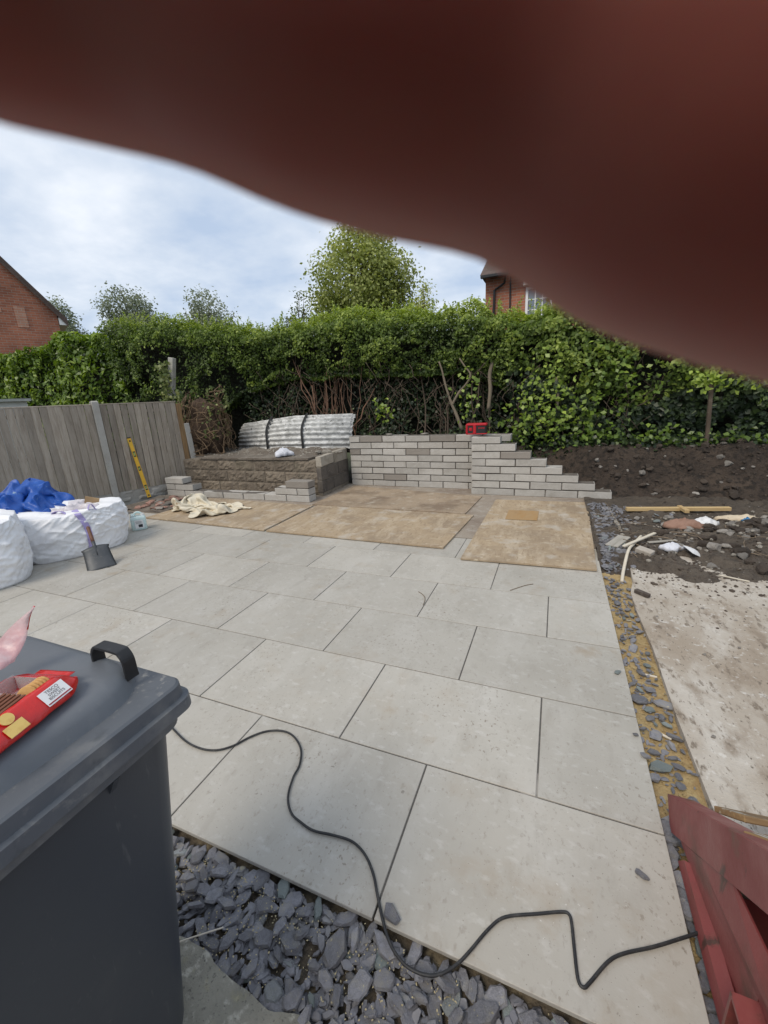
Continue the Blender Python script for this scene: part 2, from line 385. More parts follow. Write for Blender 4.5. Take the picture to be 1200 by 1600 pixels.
# poisson-like packing so that the chips lie side by side and overlap a little
def pack(n, region, rmin, tries=14000):
    pts = []
    for _ in range(tries):
        p = region()
        s = random.choice((.045, .06, .07, .085, .105)) * random.uniform(.85, 1.15)
        if all((p[0]-q[0])**2+(p[1]-q[1])**2 > (rmin*(s+q[2]))**2 for q in pts): pts.append((p[0], p[1], s))
        if len(pts) >= n: break
    return pts
for x, y, s in pack(160, lambda: (random.uniform(.28, 2.12), random.uniform(-.27, -.02)), .25): chip(bed, x, y, -.038+random.uniform(-.008, .006), s, .2)
for x, y, s in pack(100, lambda: (random.uniform(.28, 2.12), random.uniform(-.262, -.035)), .30): chip(bed, x, y, -.018+random.uniform(-.008, .006), s*.95, .24)

for k_ in range(38): chip(bed, .34+.047*k_+random.uniform(-.01, .01), random.uniform(-.045, -.012), -.030+random.uniform(-.006, .006), random.uniform(.055, .09), .18)
def strip_h(x, y): return -.045 + .014*fbm(x, y, 4, 3, 7)
strip = heightfield('sand_strip', 2.10, 2.40, -.02, 3.15, .025, strip_h, M['sand'])
def strip_x(y): return random.uniform(2.15, 2.30)
for x, y, s in pack(150, lambda: ((lambda y: (random.gauss(2.215, .045), y))(3.0*random.random()**1.15)), .36):
    if x < 2.145 or x > 2.315: continue
    chip(strip, x, y, strip_h(x, y)+.014+random.uniform(0, .008), s*(.95 if y < 1.5 else .8), .14)
for k_ in range(16): chip(strip, random.uniform(2.135, 2.165), .02+.045*k_+random.uniform(-.01, .01), -.022, random.uniform(.06, .09), .2)
# tight slate and rubble where the strip meets the dug earth
def rub_h(x, y): return -.03 - .06*(1-sstep(2.98, 3.3, y+.12*fbm(x, y, 7, 3, 5))) + .055*sstep(3.0, 3.5, y)*(1-sstep(2.45, 2.8, x)) + .03*fbm(x, y, 4, 4, 3)*sstep(2.9, 3.2, y) + .015*fbm(x, y, 1, 3, 11)
rub = heightfield('rubble_strip', 2.12, 2.8, 2.9, 5.75, .03, rub_h, M['earth'])
for _ in range(290):
    y = random.uniform(3.0, 5.4); x = 2.17 + abs(random.gauss(0, .08+.26*sstep(3.3, 4.6, y)))
    chip(rub, x, y, (rub_h(x, y) if x < 2.78 else yard_h(x, y))+.012, random.uniform(.05, .1), .3)
# chips and sand grains between the larger slates
def join_chips(n_, fn, s0, s1, meshes):
    base = [(np.array([tuple(v.co) for v in me.vertices]), [tuple(p_.vertices) for p_ in me.polygons]) for me in meshes]; mb = MB()
    for _ in range(n_):
        x, y, z = fn(); s_ = random.uniform(s0, s1); a = random.random()*6.28; c_, d_ = math.cos(a), math.sin(a); v, f = random.choice(base); tx, ty = random.gauss(0, .25), random.gauss(0, .25)
        vv = v*s_; zz = vv[:, 2]+tx*vv[:, 0]+ty*vv[:, 1]; mb.add(np.stack([vv[:, 0]*c_-vv[:, 1]*d_+x, vv[:, 0]*d_+vv[:, 1]*c_+y, zz+z], 1).tolist(), f)
    return mb
tag(obj('slate_fines', join_chips(950, lambda: (random.uniform(.28, 2.12), random.uniform(-.27, -.01), -.042+random.uniform(-.006, .012)), .025, .055, chips), M['slate'], bed), kind='stuff')
def spf():
    k_ = random.random(); x = random.choice((.52, .60, .75, .86, .97, 1.1, 1.22, 1.33, 1.5, 1.75))+random.gauss(0, .035); y = random.choice((-.06, -.09, -.15, -.22))+random.gauss(0, .025); return x, max(-.3, min(-.01, y)), -.018+random.uniform(-.012, .006)
tag(obj('spilt_sand', join_chips(900, spf, .003, .008, chips[:6]), M['pale_sand'], bed), kind='stuff')
tag(obj('slate_fines', join_chips(260, lambda: (lambda x, y: (x, y, strip_h(x, y)+.006))(random.gauss(2.215, .05), 3.0*random.random()), .015, .04, chips), M['slate'], strip), kind='stuff')
tag(obj('sand_grains', join_chips(700, lambda: (lambda x, y: (x, y, strip_h(x, y)+.004))(random.uniform(2.13, 2.33), 3.0*random.random()), .006, .018, chips[:6]), M['sand'], strip), kind='stuff')
tag(obj('slate_fines', join_chips(420, lambda: (lambda y: (lambda x: (x, y, rub_h(x, y)+.008))(2.16+abs(random.gauss(0, .2))))(random.uniform(2.95, 5.4)), .02, .06, chips), M['slate'], rub), kind='stuff')
# loose slates kicked onto the paving
for px, py, s, lab in ((610, 1430, .085, 'long flat slate lying on paving beside the black cable'), (1002, 1369, .05, 'small dark angular stone alone on the big corner slab'),
                  (965, 1052, .055, 'slate chip on the paving edge by the sandy strip, with two strip joints below it'), (993, 1150, .03, 'tiny round slate pebble on the paving edge'), (1008, 1183, .05, 'flat slate chip tipped over the paving edge toward the sand')):
    p = G(px, py); o = chip(None, p[0], p[1], .009, s, .04, 'loose_slate'); tag(o, lab, 'stone')
# ================================================================== new block walls
M['block'] = mat('block', (0.43, 0.41, 0.375), 0.9, [(5, (0.36, 0.34, 0.305), .42, .65, .8), (28, (0.48, 0.465, 0.435), .54, .7, .6), (60, (0.23, 0.215, 0.19), .6, .72, .7), (3, (0.25, 0.225, 0.19), .6, .72, .5)],
    [(35, .6, .006), (120, .6, .003)], rand=.09, coord='objrand', hue_rand=((0.19, 0.165, 0.14), .80, .86, .75))
M['mortar'] = mat('mortar', (0.115, 0.10, 0.085), 0.95, [(12, (0.19, 0.17, 0.145), .5, .65, .8), (50, (0.1, 0.09, 0.08), .55, .7, .7)], [(60, .8, .006)])
BL, BH, BD, PL, PH = .442, .1035, .215, .455, .1175
def rough_box(w, d, h, seed, b=.005, amp=.0035):
    """a block with knocked edges: chamfered box, corners and edges jittered"""
    r = random.Random(seed); m_ = MB(); m_.cbox(0, w, 0, d, 0, h, b)
    m_.v = [(x+r.uniform(-amp, amp), y+r.uniform(-amp, amp), z+r.uniform(-amp, amp)) for x, y, z in m_.v]
    me = m_.mesh('block'); me.materials.append(M['block']); return me
bl_full = [rough_box(BL, BD, BH, i) for i in range(9)]; bl_half = [rough_box(PL/2-.013, BD, BH, 50+i) for i in range(5)]
def put_block(w, x, y, z, kind='full'):
    o = link('block', random.choice(bl_full if kind == 'full' else bl_half), parent=w, loc=(x, y+random.uniform(-.004, .004), z), rot=(random.uniform(-.004, .004), random.uniform(-.004, .004), random.uniform(-.006, .006)))
    return o
def mortar(w, rects):
    m_ = MB()
    for i, (x0, x1, y0, y1, z0, z1) in enumerate(rects): m_.box(x0, x1, y0, y1, z0, z1)
    return obj('mortar', m_, M['mortar'], w)

# stepped wall: eight courses racking back to the right
w = thing('stepped_block_wall', 'new grey block wall racked back in steps beside the soil bank', 'wall', (0.455, 5.80, 0))
rects = []
for c in range(8):
    x1 = 2.535-.455 - c*PL/2; z = .004 + c*PH; x = 0.0
    if c % 2 == 0: put_block(w, 0, 0, z, 'half'); x = PL/2
    while x + BL < x1+.02: put_block(w, x, 0, z); x += PL
    rects.append((.010, x-.024, .015+.0004*c, BD-.009, z-.011, z+BH+.001))
mortar(w, rects)
# long wall behind the boards
w2 = thing('long_block_wall', 'long straight block wall, new, eight courses high with damp darker blocks', 'wall', (-1.93, 6.20, 0), -.012)
rects = []
for c in range(8):
    z = .004 + c*PH; x = 0.0
    if c % 2 == 1: put_block(w2, 0, 0, z, 'half'); x = PL/2
    while x < 2.6: put_block(w2, x, 0, z); x += PL
    rects.append((.010, x-.03, .015+.0004*c, BD-.009, z-.011, z+BH+.001))
mortar(w2, rects)
# low front wall: one course with a raised three course end each side
w3 = thing('low_block_wall', 'low wall of new grey blocks with a three course end each side', 'wall', (-5.17, 4.72, 0), .012)
rects = []; L3 = 3.29
x = 0.0
while x + BL < L3+.1: put_block(w3, x, 0, .004); x += PL
X3 = x-.013
rects.append((.01, X3-.01, .015, BD-.009, .0035, .004+BH))
put_block(w3, 0, 0, .004+PH, 'half'); put_block(w3, PL/2, 0, .004+PH); put_block(w3, 0, 0, .004+2*PH)
rects.append((.01, .66, .0095, BD-.0095, .004+PH-.013, .004+PH+BH))
rects.append((.01, .43, .0100, BD-.010, .004+2*PH-.013, .004+2*PH+.02))
put_block(w3, X3-PL/2+.012, 0, .004+PH, 'half'); put_block(w3, X3-PL/2+.012-PL, 0, .004+PH); put_block(w3, X3-BL, 0, .004+2*PH)
rects.append((X3-.66, X3-.01, .0095, BD-.0095, .004+PH-.013, .004+PH+BH))
rects.append((X3-.43, X3-.01, .0100, BD-.010, .004+2*PH-.013, .004+2*PH+.02))
mortar(w3, rects)

# ---- old wall of rock faced blocks
M['rock_block'] = mat('rock_block', (0.20, 0.165, 0.125), 0.95, [(3, (0.13, 0.105, 0.08), .42, .62, .85), (16, (0.29, 0.25, 0.2), .55, .72, .7), (45, (0.07, 0.06, 0.048), .56, .7, .8), (2, (0.1, 0.1, 0.065), .56, .7, .5)],
    [(30, .8, .01), (100, .6, .004)], rand=.14, coord='objrand')
M['old_mortar'] = mat('old_mortar', (0.25, 0.215, 0.17), 0.95, [(9, (0.13, 0.11, 0.085), .45, .65, .8)], [(50, .8, .008)])
def rock_face(wd, h, seed, nx=12, nz=7, depth=.2, amp=.035):
    r = random.Random(seed); m_ = MB(); o = r.random()*50
    V = []
    for j in range(nz+1):
        for i in range(nx+1):
            u, v = i/nx, j/nz; e = min(u, 1-u, (v)*.8, (1-v)*.8); k = min(1, e/.13)
            V.append((u*wd, -k*(.008+amp*abs(noise.fractal((u*wd*7+o, v*h*9, o), 1, 2, 3))+amp*.4*noise.noise((u*wd*19, v*h*19, o))), v*h))
    F = [(j*(nx+1)+i, j*(nx+1)+i+1, (j+1)*(nx+1)+i+1, (j+1)*(nx+1)+i) for j in range(nz) for i in range(nx)]
    m_.add(V, F)
    b = len(V); m_.add([(0, 0, 0), (wd, 0, 0), (wd, depth, 0), (0, depth, 0), (0, 0, h), (wd, 0, h), (wd, depth, h), (0, depth, h)], [(4, 5, 6, 7), (1, 2, 6, 5), (0, 4, 7, 3), (2, 3, 7, 6), (0, 3, 2, 1)])
    me = m_.mesh('block'); me.materials.append(M['rock_block']); return me
rb = [rock_face(.435, .2, i) for i in range(6)]
OW_X0, OW_X1, OW_Y = -5.22, -2.03, 5.24
ow = thing('old_block_wall', 'old weathered rock faced block wall, brown and stained', 'wall', (0, OW_Y, 0))
for c in range(3):
    x = OW_X0 - (.22 if c % 2 else 0); z = .003+c*.208
    while x < OW_X1-.2:
        x_ = min(x, OW_X1-.437)
        link('block', random.choice(rb), parent=ow, loc=(x_, random.uniform(-.006, .006), z)); x += .445
mo = MB(); mo.box(OW_X0+.0, OW_X1-.02, .006, .19, .003, .622); obj('mortar', mo, M['old_mortar'], ow)
# its return, plain blocks with two pale ones on top
M['dark_block'] = mat('dark_block', (0.115, 0.1, 0.085), 0.95, [(6, (0.07, 0.06, 0.052), .45, .65, .8), (30, (0.19, 0.17, 0.145), .58, .7, .7)], [(40, .7, .006)], rand=.15, coord='objrand')
M['pale_block'] = mat('pale_block', (0.36, 0.325, 0.27), 0.95, [(8, (0.25, 0.22, 0.175), .48, .68, .8), (40, (0.17, 0.15, 0.12), .6, .72, .7)], [(40, .8, .006)], rand=.1, coord='objrand')
rt = thing('return_wall', 'short dark block return wall with two pale blocks on top', 'wall', (-2.0, 5.21, 0), math.radians(2))
def plain_block(l, h, d, m_, seed):
    r = random.Random(seed); q = MB(); q.cbox(-d, 0, 0, l, 0, h, .006); q.v = [(x+r.uniform(-.005, .005), y+r.uniform(-.005, .005), z+r.uniform(-.004, .004)) for x, y, z in q.v]
    me = q.mesh('block'); me.materials.append(m_); return me
db = plain_block(.43, .215, .1, M['dark_block'], 1); db2 = plain_block(.2, .215, .1, M['dark_block'], 2); pbk = plain_block(.50, .175, .1, M['pale_block'], 3); pbk2 = plain_block(.53, .2, .1, M['pale_block'], 4)
for c, ys in enumerate((((db, 0), (db, .442), (db2, .884)), ((db2, 0), (db, .212), (db, .654)))):
    for me, y in ys: link('block', me, parent=rt, loc=(random.uniform(-.004, .004), y, .06+c*.226))
link('block', pbk, parent=rt, loc=(.004, .01, .512), rot=(.02, 0, .02)); link('block', pbk2, parent=rt, loc=(0, .53, .508))
mo = MB(); mo.box(-.09, -.012, .01, 1.08, .0, .51); obj('mortar', mo, M['old_mortar'], rt)
# rough concrete cap and rubble fill on the raised ground behind the old wall
M['fill'] = mat('fill', (0.15, 0.125, 0.1), 0.95, [(2.5, (0.27, 0.24, 0.2), .48, .66, .8), (20, (0.075, 0.06, 0.048), .5, .7, .8), (70, (0.36, 0.33, 0.28), .64, .72, .7)], [(20, .9, .02), (70, .7, .006)])
def fill_h(x, y): return .635 + .04*fbm(x, y, 3, 4, 2.5) + .02*abs(fbm(x, y, 5, 3, 12)) + .05*sstep(5.9, 6.4, y)
heightfield('raised_ground', -5.25, -2.11, 5.42, 6.6, .04, fill_h, M['fill'])
cp = thing('cap_slab', 'thin broken concrete capping slab along the old wall top', 'slab', (-3.5, 5.27, .63))
c_ = MB(); N_ = 22
top = [(-1.25+2.5*i/N_, -.05-.02*random.random()) for i in range(N_+1)]; back = [(1.25-2.5*i/N_, .33+.12*random.random()) for i in range(N_+1)]
ringp = top+back; k = len(ringp)
c_.add([(x, y, 0) for x, y in ringp]+[(x, y, .03+.004*random.random()) for x, y in ringp], [tuple(range(k, 2*k)), tuple(reversed(range(k)))]+[(i, (i+1) % k, k+(i+1) % k, k+i) for i in range(k)])
obj('capping', c_, M['fill'], cp)
# ================================================================== fence on the left
M['weathered_wood'] = mat('weathered_wood', (0.36, 0.31, 0.25), 0.9, [(3, (0.25, 0.208, 0.162), .42, .62, .8, 5, (6, 6, .8)), (14, (0.41, 0.37, 0.315), .5, .7, .7, 5, (6, 6, .5)), (40, (0.10, 0.085, 0.07), .6, .75, .7, 5, (3, 3, .25)), (3.2, (0.06, 0.05, 0.04), .73, .78, .7, 2)],
    [(30, .6, .005, (6, 6, .4))], rand=.24, coord='objrand')
M['brown_wood'] = mat('brown_wood', (0.24, 0.15, 0.07), 0.9, [(5, (0.14, 0.085, 0.045), .45, .65, .8, 5, (5, 5, .5)), (12, (0.3, 0.24, 0.16), .55, .7, .7, 5, (5, 5, .4))], [(30, .6, .004, (6, 6, .4))], coord='objrand')
M['post_concrete'] = mat('post_concrete', (0.40, 0.385, 0.35), 0.9, [(4, (0.33, 0.31, 0.27), .45, .65, .8), (40, (0.25, 0.235, 0.2), .58, .7, .7), (2.5, (0.25, 0.27, 0.18), .6, .7, .4)], [(50, .5, .004)])
FA = np.array([-5.601, 3.996]); FD = np.array([.2905, .9569]); FN = np.array([.9569, -.2905])   # FN faces the patio
f_ang = math.atan2(FD[1], FD[0])
FH = 1.735
def board_mesh(w, h, seed):
    r = random.Random(seed); m_ = MB(); t0, t1 = .010, .022        # feather edge: thick to thin
    v = []
    for z in (0, h+r.uniform(-.004, .004)):
        v += [(0, 0, z), (w, 0, z), (w, -t0, z), (0, -t1, z)]
    m_.add(v, [(3, 2, 1, 0), (4, 5, 6, 7), (0, 1, 5, 4), (1, 2, 6, 5), (2, 3, 7, 6), (3, 0, 4, 7)])
    me = m_.mesh('board'); me.materials.append(M['weathered_wood']); return me
fb = [board_mesh(.0985, FH-.205, i) for i in range(5)]
def fence_panel(s0, s1, label, z0=.20):
    p = FA + FD*s0
    t = thing('fence_panel', label, 'fence', (p[0], p[1], 0), f_ang, 'timber fence panels')
    n = int(round((s1-s0)/.104)); st = (s1-s0)/n
    for i in range(n): link('board', fb[i % 5], parent=t, loc=(i*st, -.012-random.uniform(0, .003), z0+random.uniform(-.003, .003)), rot=(0, random.uniform(-.003, .003), 0))
    for z in (.35, .95, 1.6):
        r = MB(); r.cbox(0, s1-s0, .0, .036, z-.025, z+.025, .003); obj('rail', r, M['weathered_wood'], t)
    c = MB(); c.cbox(-.005, s1-s0, -.034, .01, FH-.004, FH+.014, .003); obj('capping_rail', c, M['weathered_wood'], t)
    return t
fence_panel(.062, 1.36, 'weathered grey board fence panel between concrete post and old wall')
fence_panel(-1.83-.05, -.058, 'weathered grey board fence panel behind the white bags and blue tarp')
def gravel_board(s0, s1, label):
    p = FA + FD*s0; L = s1-s0
    t = MB(); nx, nz = int(L/.03), 7; V = []
    for j in range(nz+1):
        for i in range(nx+1):
            x, z = L*i/nx, .2*j/nz; e = min(1, min(z, .2-z)/.03)
            cell = noise.cell((x*6.5+int(z*12)*3.3, int(z*12), 1.0)); V.append((x, -.03-e*(.012*cell+.012*abs(fbm(x, z, 3, 3, 14))), z-.004))
    t.add(V, [(j*(nx+1)+i, j*(nx+1)+i+1, (j+1)*(nx+1)+i+1, (j+1)*(nx+1)+i) for j in range(nz) for i in range(nx)])
    t.box(0, L, -.028, .012, -.1, .196)
    o = obj('gravel_board', t, M['post_concrete'], None, False, (p[0], p[1], 0), (0, 0, f_ang)); tag(o, label, 'gravel board', 'concrete gravel boards')
gravel_board(.062, 1.36, 'stone patterned concrete gravel board below the fence by the yellow level')
gravel_board(-1.88, -.058, 'concrete gravel board below the fence behind the bags')
def conc_post(s, h, label, w=.10, d=.11):
    p = FA + FD*s; t = MB()
    prof = [(-w/2, -d*.55), (w/2, -d*.55), (w/2, -.02), (w/2-.02, -.02), (w/2-.02, .025), (w/2, .025), (w/2, d*.45), (-w/2, d*.45), (-w/2, .025), (-w/2+.02, .025), (-w/2+.02, -.02), (-w/2, -.02)]
    rings = [[(x, y, z) for x, y in prof] for z in (-.1, h-.02)] + [[(x*.75, y*.7, h) for x, y in prof]]
    t.loft(rings); o = obj('concrete_post', t, M['post_concrete'], None, False, (p[0], p[1], 0), (0, 0, f_ang)); tag(o, label, 'post', 'concrete fence posts'); return o
conc_post(0, 1.80, 'pale slotted concrete fence post between the two board panels')
conc_post(-1.94, 1.80, 'concrete fence post beyond the bags')
p = FA+FD*1.40; tpo = MB(); tpo.cbox(-.04, .04, -.05, .05, -.1, 1.70, .004)
tag(obj('timber_post', tpo, M['brown_wood'], None, False, (p[0], p[1], 0), (0, 0, f_ang)), 'brown stained timber end post of the fence', 'post')
p = FA+FD*1.53; tpo = MB(); tpo.cbox(-.05, .05, -.05, .05, -.1, 1.32, .006)
tag(obj('stub_post', tpo, M['post_concrete'], None, False, (p[0]+.02, p[1], 0), (0, -.04, f_ang)), 'mossy pale post stub behind the end of the fence', 'post')
# tall leaning post wrapped in ivy
pa = atY(268, 640, 5.72); pb_ = atY(263, 557, 5.72)
tpo = MB(); tpo.cbox(-.055, .055, -.055, .055, -1.2, pb_[2]-pa[2], .006)
ip = thing('ivy_post', 'tall leaning wooden post wrapped in pale ivy behind the fence', 'post', pa, .2, rot=(0, math.atan2(pb_[0]-pa[0], pb_[2]-pa[2])+.05, .2))
obj('post', tpo, M['post_concrete'], ip)

# spirit level leaning on the fence
M['yellow'] = mat('yellow', (0.72, 0.43, 0.035), 0.4, [(20, (0.6, 0.36, 0.03), .5, .7, .5), (60, (0.3, 0.2, 0.05), .66, .72, .5)])
M['black_plastic'] = mat('black_plastic', (0.018, 0.018, 0.019), 0.45, [(40, (0.05, 0.05, 0.05), .6, .72, .6)], [(80, .15, .001)])
M['vial'] = mat('vial', (0.45, 0.6, 0.12), 0.15)
lb = G(238, 785); s_l = np.dot(np.array([lb[0], lb[1]])-FA, FD)
a_ = FA + FD*.50 + FN*.16; b_ = FA + FD*.40 + FN*.045
LA = Vector((a_[0], a_[1], .012)); LBv = Vector((b_[0], b_[1], 1.15)); ax = (LBv-LA).normalized()
lv = thing('spirit_level', 'yellow spirit level with black ends leaning upright on the fence', 'spirit level', LA)
side = Vector((FD[0], FD[1], 0)); side = (side-ax*side.dot(ax)).normalized(); nrm_ = side.cross(ax)
lv.matrix_world = Matrix.Translation(LA) @ Matrix((side, nrm_, ax)).transposed().to_4x4()
LL = 1.15
b = MB(); b.box(-.029, -.022, -.011, .011, .02, LL-.02); b.box(.022, .029, -.011, .011, .02, LL-.02)
wins = [(.16, .26), (.53, .61), (LL-.36, LL-.26)]; zc = .02
for w0, w1 in wins: b.box(-.022, .022, -.008, .008, zc, w0); zc = w1
b.box(-.022, .022, -.008, .008, zc, LL-.02); obj('frame', b, M['yellow'], lv)
for z0, z1 in ((0, .02), (LL-.02, LL)):
    e = MB(); e.cbox(-.031, .031, -.013, .013, z0, z1, .003); obj('end_cap', e, M['black_plastic'], lv)
for i, (w0, w1) in enumerate(wins):
    e = MB(); e.box(-.022, .022, -.0075, .0075, w1-.02, w1-.002); obj('vial_holder', e, M['black_plastic'], lv)
    e = MB(); e.box(-.022, .022, -.0075, .0075, w0+.002, w0+.02); h_ = obj('vial_holder', e, M['black_plastic'], lv)
    e = MB(); e.tube([(0, 0, w0+.018), (0, 0, w1-.018)], .008, 8); obj('vial', e, M['vial'], h_)
for z in (.06, LL-.07):
    e = MB(); e.tube([(0, -.009, z), (0, .009, z)], .016, 12); obj('grip_hole', e, M['black_plastic'], lv)

# ================================================================== boards lying on the ground
M['ply'] = mat('ply', (0.375, 0.285, 0.185), 0.8, [(1.4, (0.27, 0.205, 0.14), .44, .62, .9), (9, (0.45, 0.365, 0.26), .5, .66, .8, 5, (1, .25, 1, .5)), (35, (0.25, 0.18, 0.115), .55, .66, .8, 4, (1, .3, 1, .7)), (3, (0.47, 0.43, 0.37), .54, .70, .85, 7), (22, (0.60, 0.52, 0.38), .62, .68, .7, 3, (.5, 2, 1, .3)), (60, (0.14, 0.1, 0.07), .66, .74, .7)],
    [(60, .3, .003)], rlayers=(5, .35, .7, .6, .9))
M['ply_wet'] = mat('ply_wet', (0.345, 0.265, 0.185), 0.75, [(1.6, (0.20, 0.145, 0.10), .45, .62, .9), (8, (0.42, 0.36, 0.28), .52, .7, .7), (30, (0.16, 0.12, 0.09), .57, .7, .7), (4, (0.52, 0.48, 0.41), .63, .74, .7)], [(60, .3, .003)], rlayers=(3, .4, .65, .35, .85))
def sheet(label, corners, th, z, m_, cut=None):
    """board from its four corners on the ground"""
    c = [Vector((p[0], p[1], 0)) for p in corners]; ctr = sum(c, Vector())/4; t = MB(); N_ = 10
    def P(u, v, zz): 
        a = c[0].lerp(c[1], u); b_ = c[3].lerp(c[2], u); p_ = a.lerp(b_, v)-ctr; return (p_.x, p_.y, zz+.003*math.sin(3*u+2*v))
    top = [P(i/N_, j/N_, th) for j in range(N_+1) for i in range(N_+1)]; bot = [P(i/N_, j/N_, 0) for j in range(N_+1) for i in range(N_+1)]
    q = lambda j, i: j*(N_+1)+i; o = (N_+1)**2
    F = [(q(j, i), q(j, i+1), q(j+1, i+1), q(j+1, i)) for j in range(N_) for i in range(N_)]
    F += [tuple(o+k for k in reversed(f)) for f in F]
    for i in range(N_): F += [(q(0, i), o+q(0, i), o+q(0, i+1), q(0, i+1)), (q(N_, i+1), o+q(N_, i+1), o+q(N_, i), q(N_, i)), (q(i+1, 0), o+q(i+1, 0), o+q(i, 0), q(i, 0)), (q(i, N_), o+q(i, N_), o+q(i+1, N_), q(i+1, N_))]
    t.add(top+bot, F)
    ob = obj('chipboard_sheet', t, m_, None, False, (ctr.x, ctr.y, z)); tag(ob, label, 'board', 'sheets laid as floor'); return ob
sheet('tan board on the paving with its corner under the dust sheet', [(-4.05, 3.36), (-1.755, 3.27), (-1.80, 4.55), (-4.0, 4.62)], .018, .006, M['ply'])
sheet('tan board laid between the dust sheet board and the patched board', [(-1.712, 3.262), (.638, 3.225), (.725, 4.53), (-1.715, 4.55)], .018, .006, M['ply'])
b3 = sheet('tan board with a paler square patch, laid by the stepped wall', [(.878, 2.975), (2.09, 3.02), (2.155, 5.50), (.90, 5.42)], .018, .006, M['ply'])
sheet('damp dirty board at the foot of the long block wall', [(-1.85, 4.60), (.60, 4.58), (.66, 5.62), (-1.80, 6.02)], .018, .004, M['ply_wet'])
# the square of bare yellow wood on it
M['bare_wood'] = mat('bare_wood', (0.36, 0.235, 0.115), 0.7, [(20, (0.36, 0.21, 0.08), .45, .65, .8, 5, (1, .2, 1)), (5, (0.28, 0.17, 0.08), .55, .7, .7)], coord='obj')
pc = [G(*p_) for p_ in ((789, 815), (839, 817), (842, 802), (795, 800))]
pt = MB(); pt.add([(p_[0]-b3.location.x, p_[1]-b3.location.y, .0245) for p_ in pc], [(0, 1, 2, 3)]); obj('worn_patch', pt, M['bare_wood'], b3)

# crumpled dust sheet
M['dust_sheet'] = mat('dust_sheet', (0.66, 0.60, 0.475), 0.9, [(3, (0.55, 0.485, 0.36), .45, .65, .7), (5, (0.34, 0.21, 0.10), .66, .72, .75), (16, (0.72, 0.68, 0.58), .55, .7, .6)], [(300, .3, .001)], coord='obj')
def cloth(name, outline, fn, material, n=44, th=.004):
    """draped sheet: blob outline (polar) with height function; closed with a thin underside"""
    V = [(0, 0, fn(0, 0))]; rows = n//2; K = n*2
    for j in range(1, rows+1):
        for i in range(K):
            a = 6.28318*i/K; r = outline(a)*j/rows; x, y = r*math.cos(a), r*math.sin(a); V.append((x, y, fn(x, y)*(1 if j < rows else .2)))
    F = [(0, 1+i, 1+(i+1) % K) for i in range(K)]
    for j in range(rows-1):
        for i in range(K): F.append((1+j*K+i, 1+(j+1)*K+i, 1+(j+1)*K+(i+1) % K, 1+j*K+(i+1) % K))
    m_ = MB(); m_.add(V, F)
    o = obj(name, m_, material, smooth=True); md = o.modifiers.new('thickness', 'SOLIDIFY'); md.thickness = th; md.offset = -1
    return o
def ridged(x, y, s, o): return 1-abs(noise.fractal((x*s+o, y*s, o), 1, 2, 3))
def simulate(name, w_, h_, nx, ny, init, colliders, frames, material, stiff=6.0, th=.004, selfc=True):
    """let a real sheet fall over proxy shapes, keep the settled mesh"""
    V = [init((i/nx-.5)*w_, (j/ny-.5)*h_) for j in range(ny+1) for i in range(nx+1)]
    F = [(j*(nx+1)+i, j*(nx+1)+i+1, (j+1)*(nx+1)+i+1, (j+1)*(nx+1)+i) for j in range(ny) for i in range(nx)]
    m_ = MB(); m_.add(V, F); me = bpy.data.meshes.new('sheet_start'); me.from_pydata(m_.v, [], m_.f); o = bpy.data.objects.new('sheet_start', me); col.objects.link(o)
    cols = []
    for mb in colliders:
        c_ = obj('proxy', mb, None); c_.modifiers.new('c', 'COLLISION'); c_.collision.thickness_outer = .008; c_.collision.cloth_friction = 25; cols.append(c_)
    cl_ = o.modifiers.new('cloth', 'CLOTH'); st = cl_.settings; st.quality = 5; st.mass = .25; st.tension_stiffness = 18; st.compression_stiffness = 18; st.shear_stiffness = 8; st.bending_stiffness = stiff*.1; st.air_damping = 2.5
    cl_.collision_settings.distance_min = .006; cl_.collision_settings.collision_quality = 3; cl_.collision_settings.use_self_collision = selfc; cl_.collision_settings.self_distance_min = .006
    cl_.point_cache.frame_start = 1; cl_.point_cache.frame_end = frames+1; scene.frame_start = 1; scene.frame_end = frames+1
    for f in range(1, frames+1): scene.frame_set(f)
    me2 = bpy.data.meshes.new_from_object(o.evaluated_get(bpy.context.evaluated_depsgraph_get())); me2.name = name
    for c_ in cols+[o]: bpy.data.objects.remove(c_)
    scene.frame_set(1)
    r_ = link(name, me2, material, smooth=True); md = r_.modifiers.new('thickness', 'SOLIDIFY'); md.thickness = th; md.offset = 0
    sd = r_.modifiers.new('sub', 'SUBSURF'); sd.levels = 1; sd.render_levels = 1
    return r_
_fl = MB(); _fl.box(-2, 2, -2, 2, -.3, .024)
_hp = MB(); _hp.cbox(-.62, -.36, -.05, .2, .0, .16, .04); _hp2 = MB(); _hp2.cbox(-.1, .05, -.12, .0, .0, .07, .03); _hp3 = MB(); _hp3.cbox(.25, .4, .02, .12, .0, .06, .03)
def ds_init(x, y):
    return (x*.74+.05*math.sin(7*y+2)+.03*noise.noise((x*4, y*4, 1)), y*.50+.06*math.sin(6*x+1)+.03*noise.noise((x*4, y*4, 6)), .25+.11*math.sin(9*y+3*x)+.06*math.sin(11*x-4*y)+.05*noise.noise((x*5, y*5, 9)))
ds = simulate('dust_sheet', 1.75, 1.35, 62, 48, ds_init, [_fl, _hp, _hp2, _hp3], 32, M['dust_sheet'])
ds.location = (-3.42, 3.98, 0.002); ds.rotation_euler = (0, 0, -.2)
tag(ds, 'crumpled cream dust sheet with brown stain lying on board', 'dust sheet')

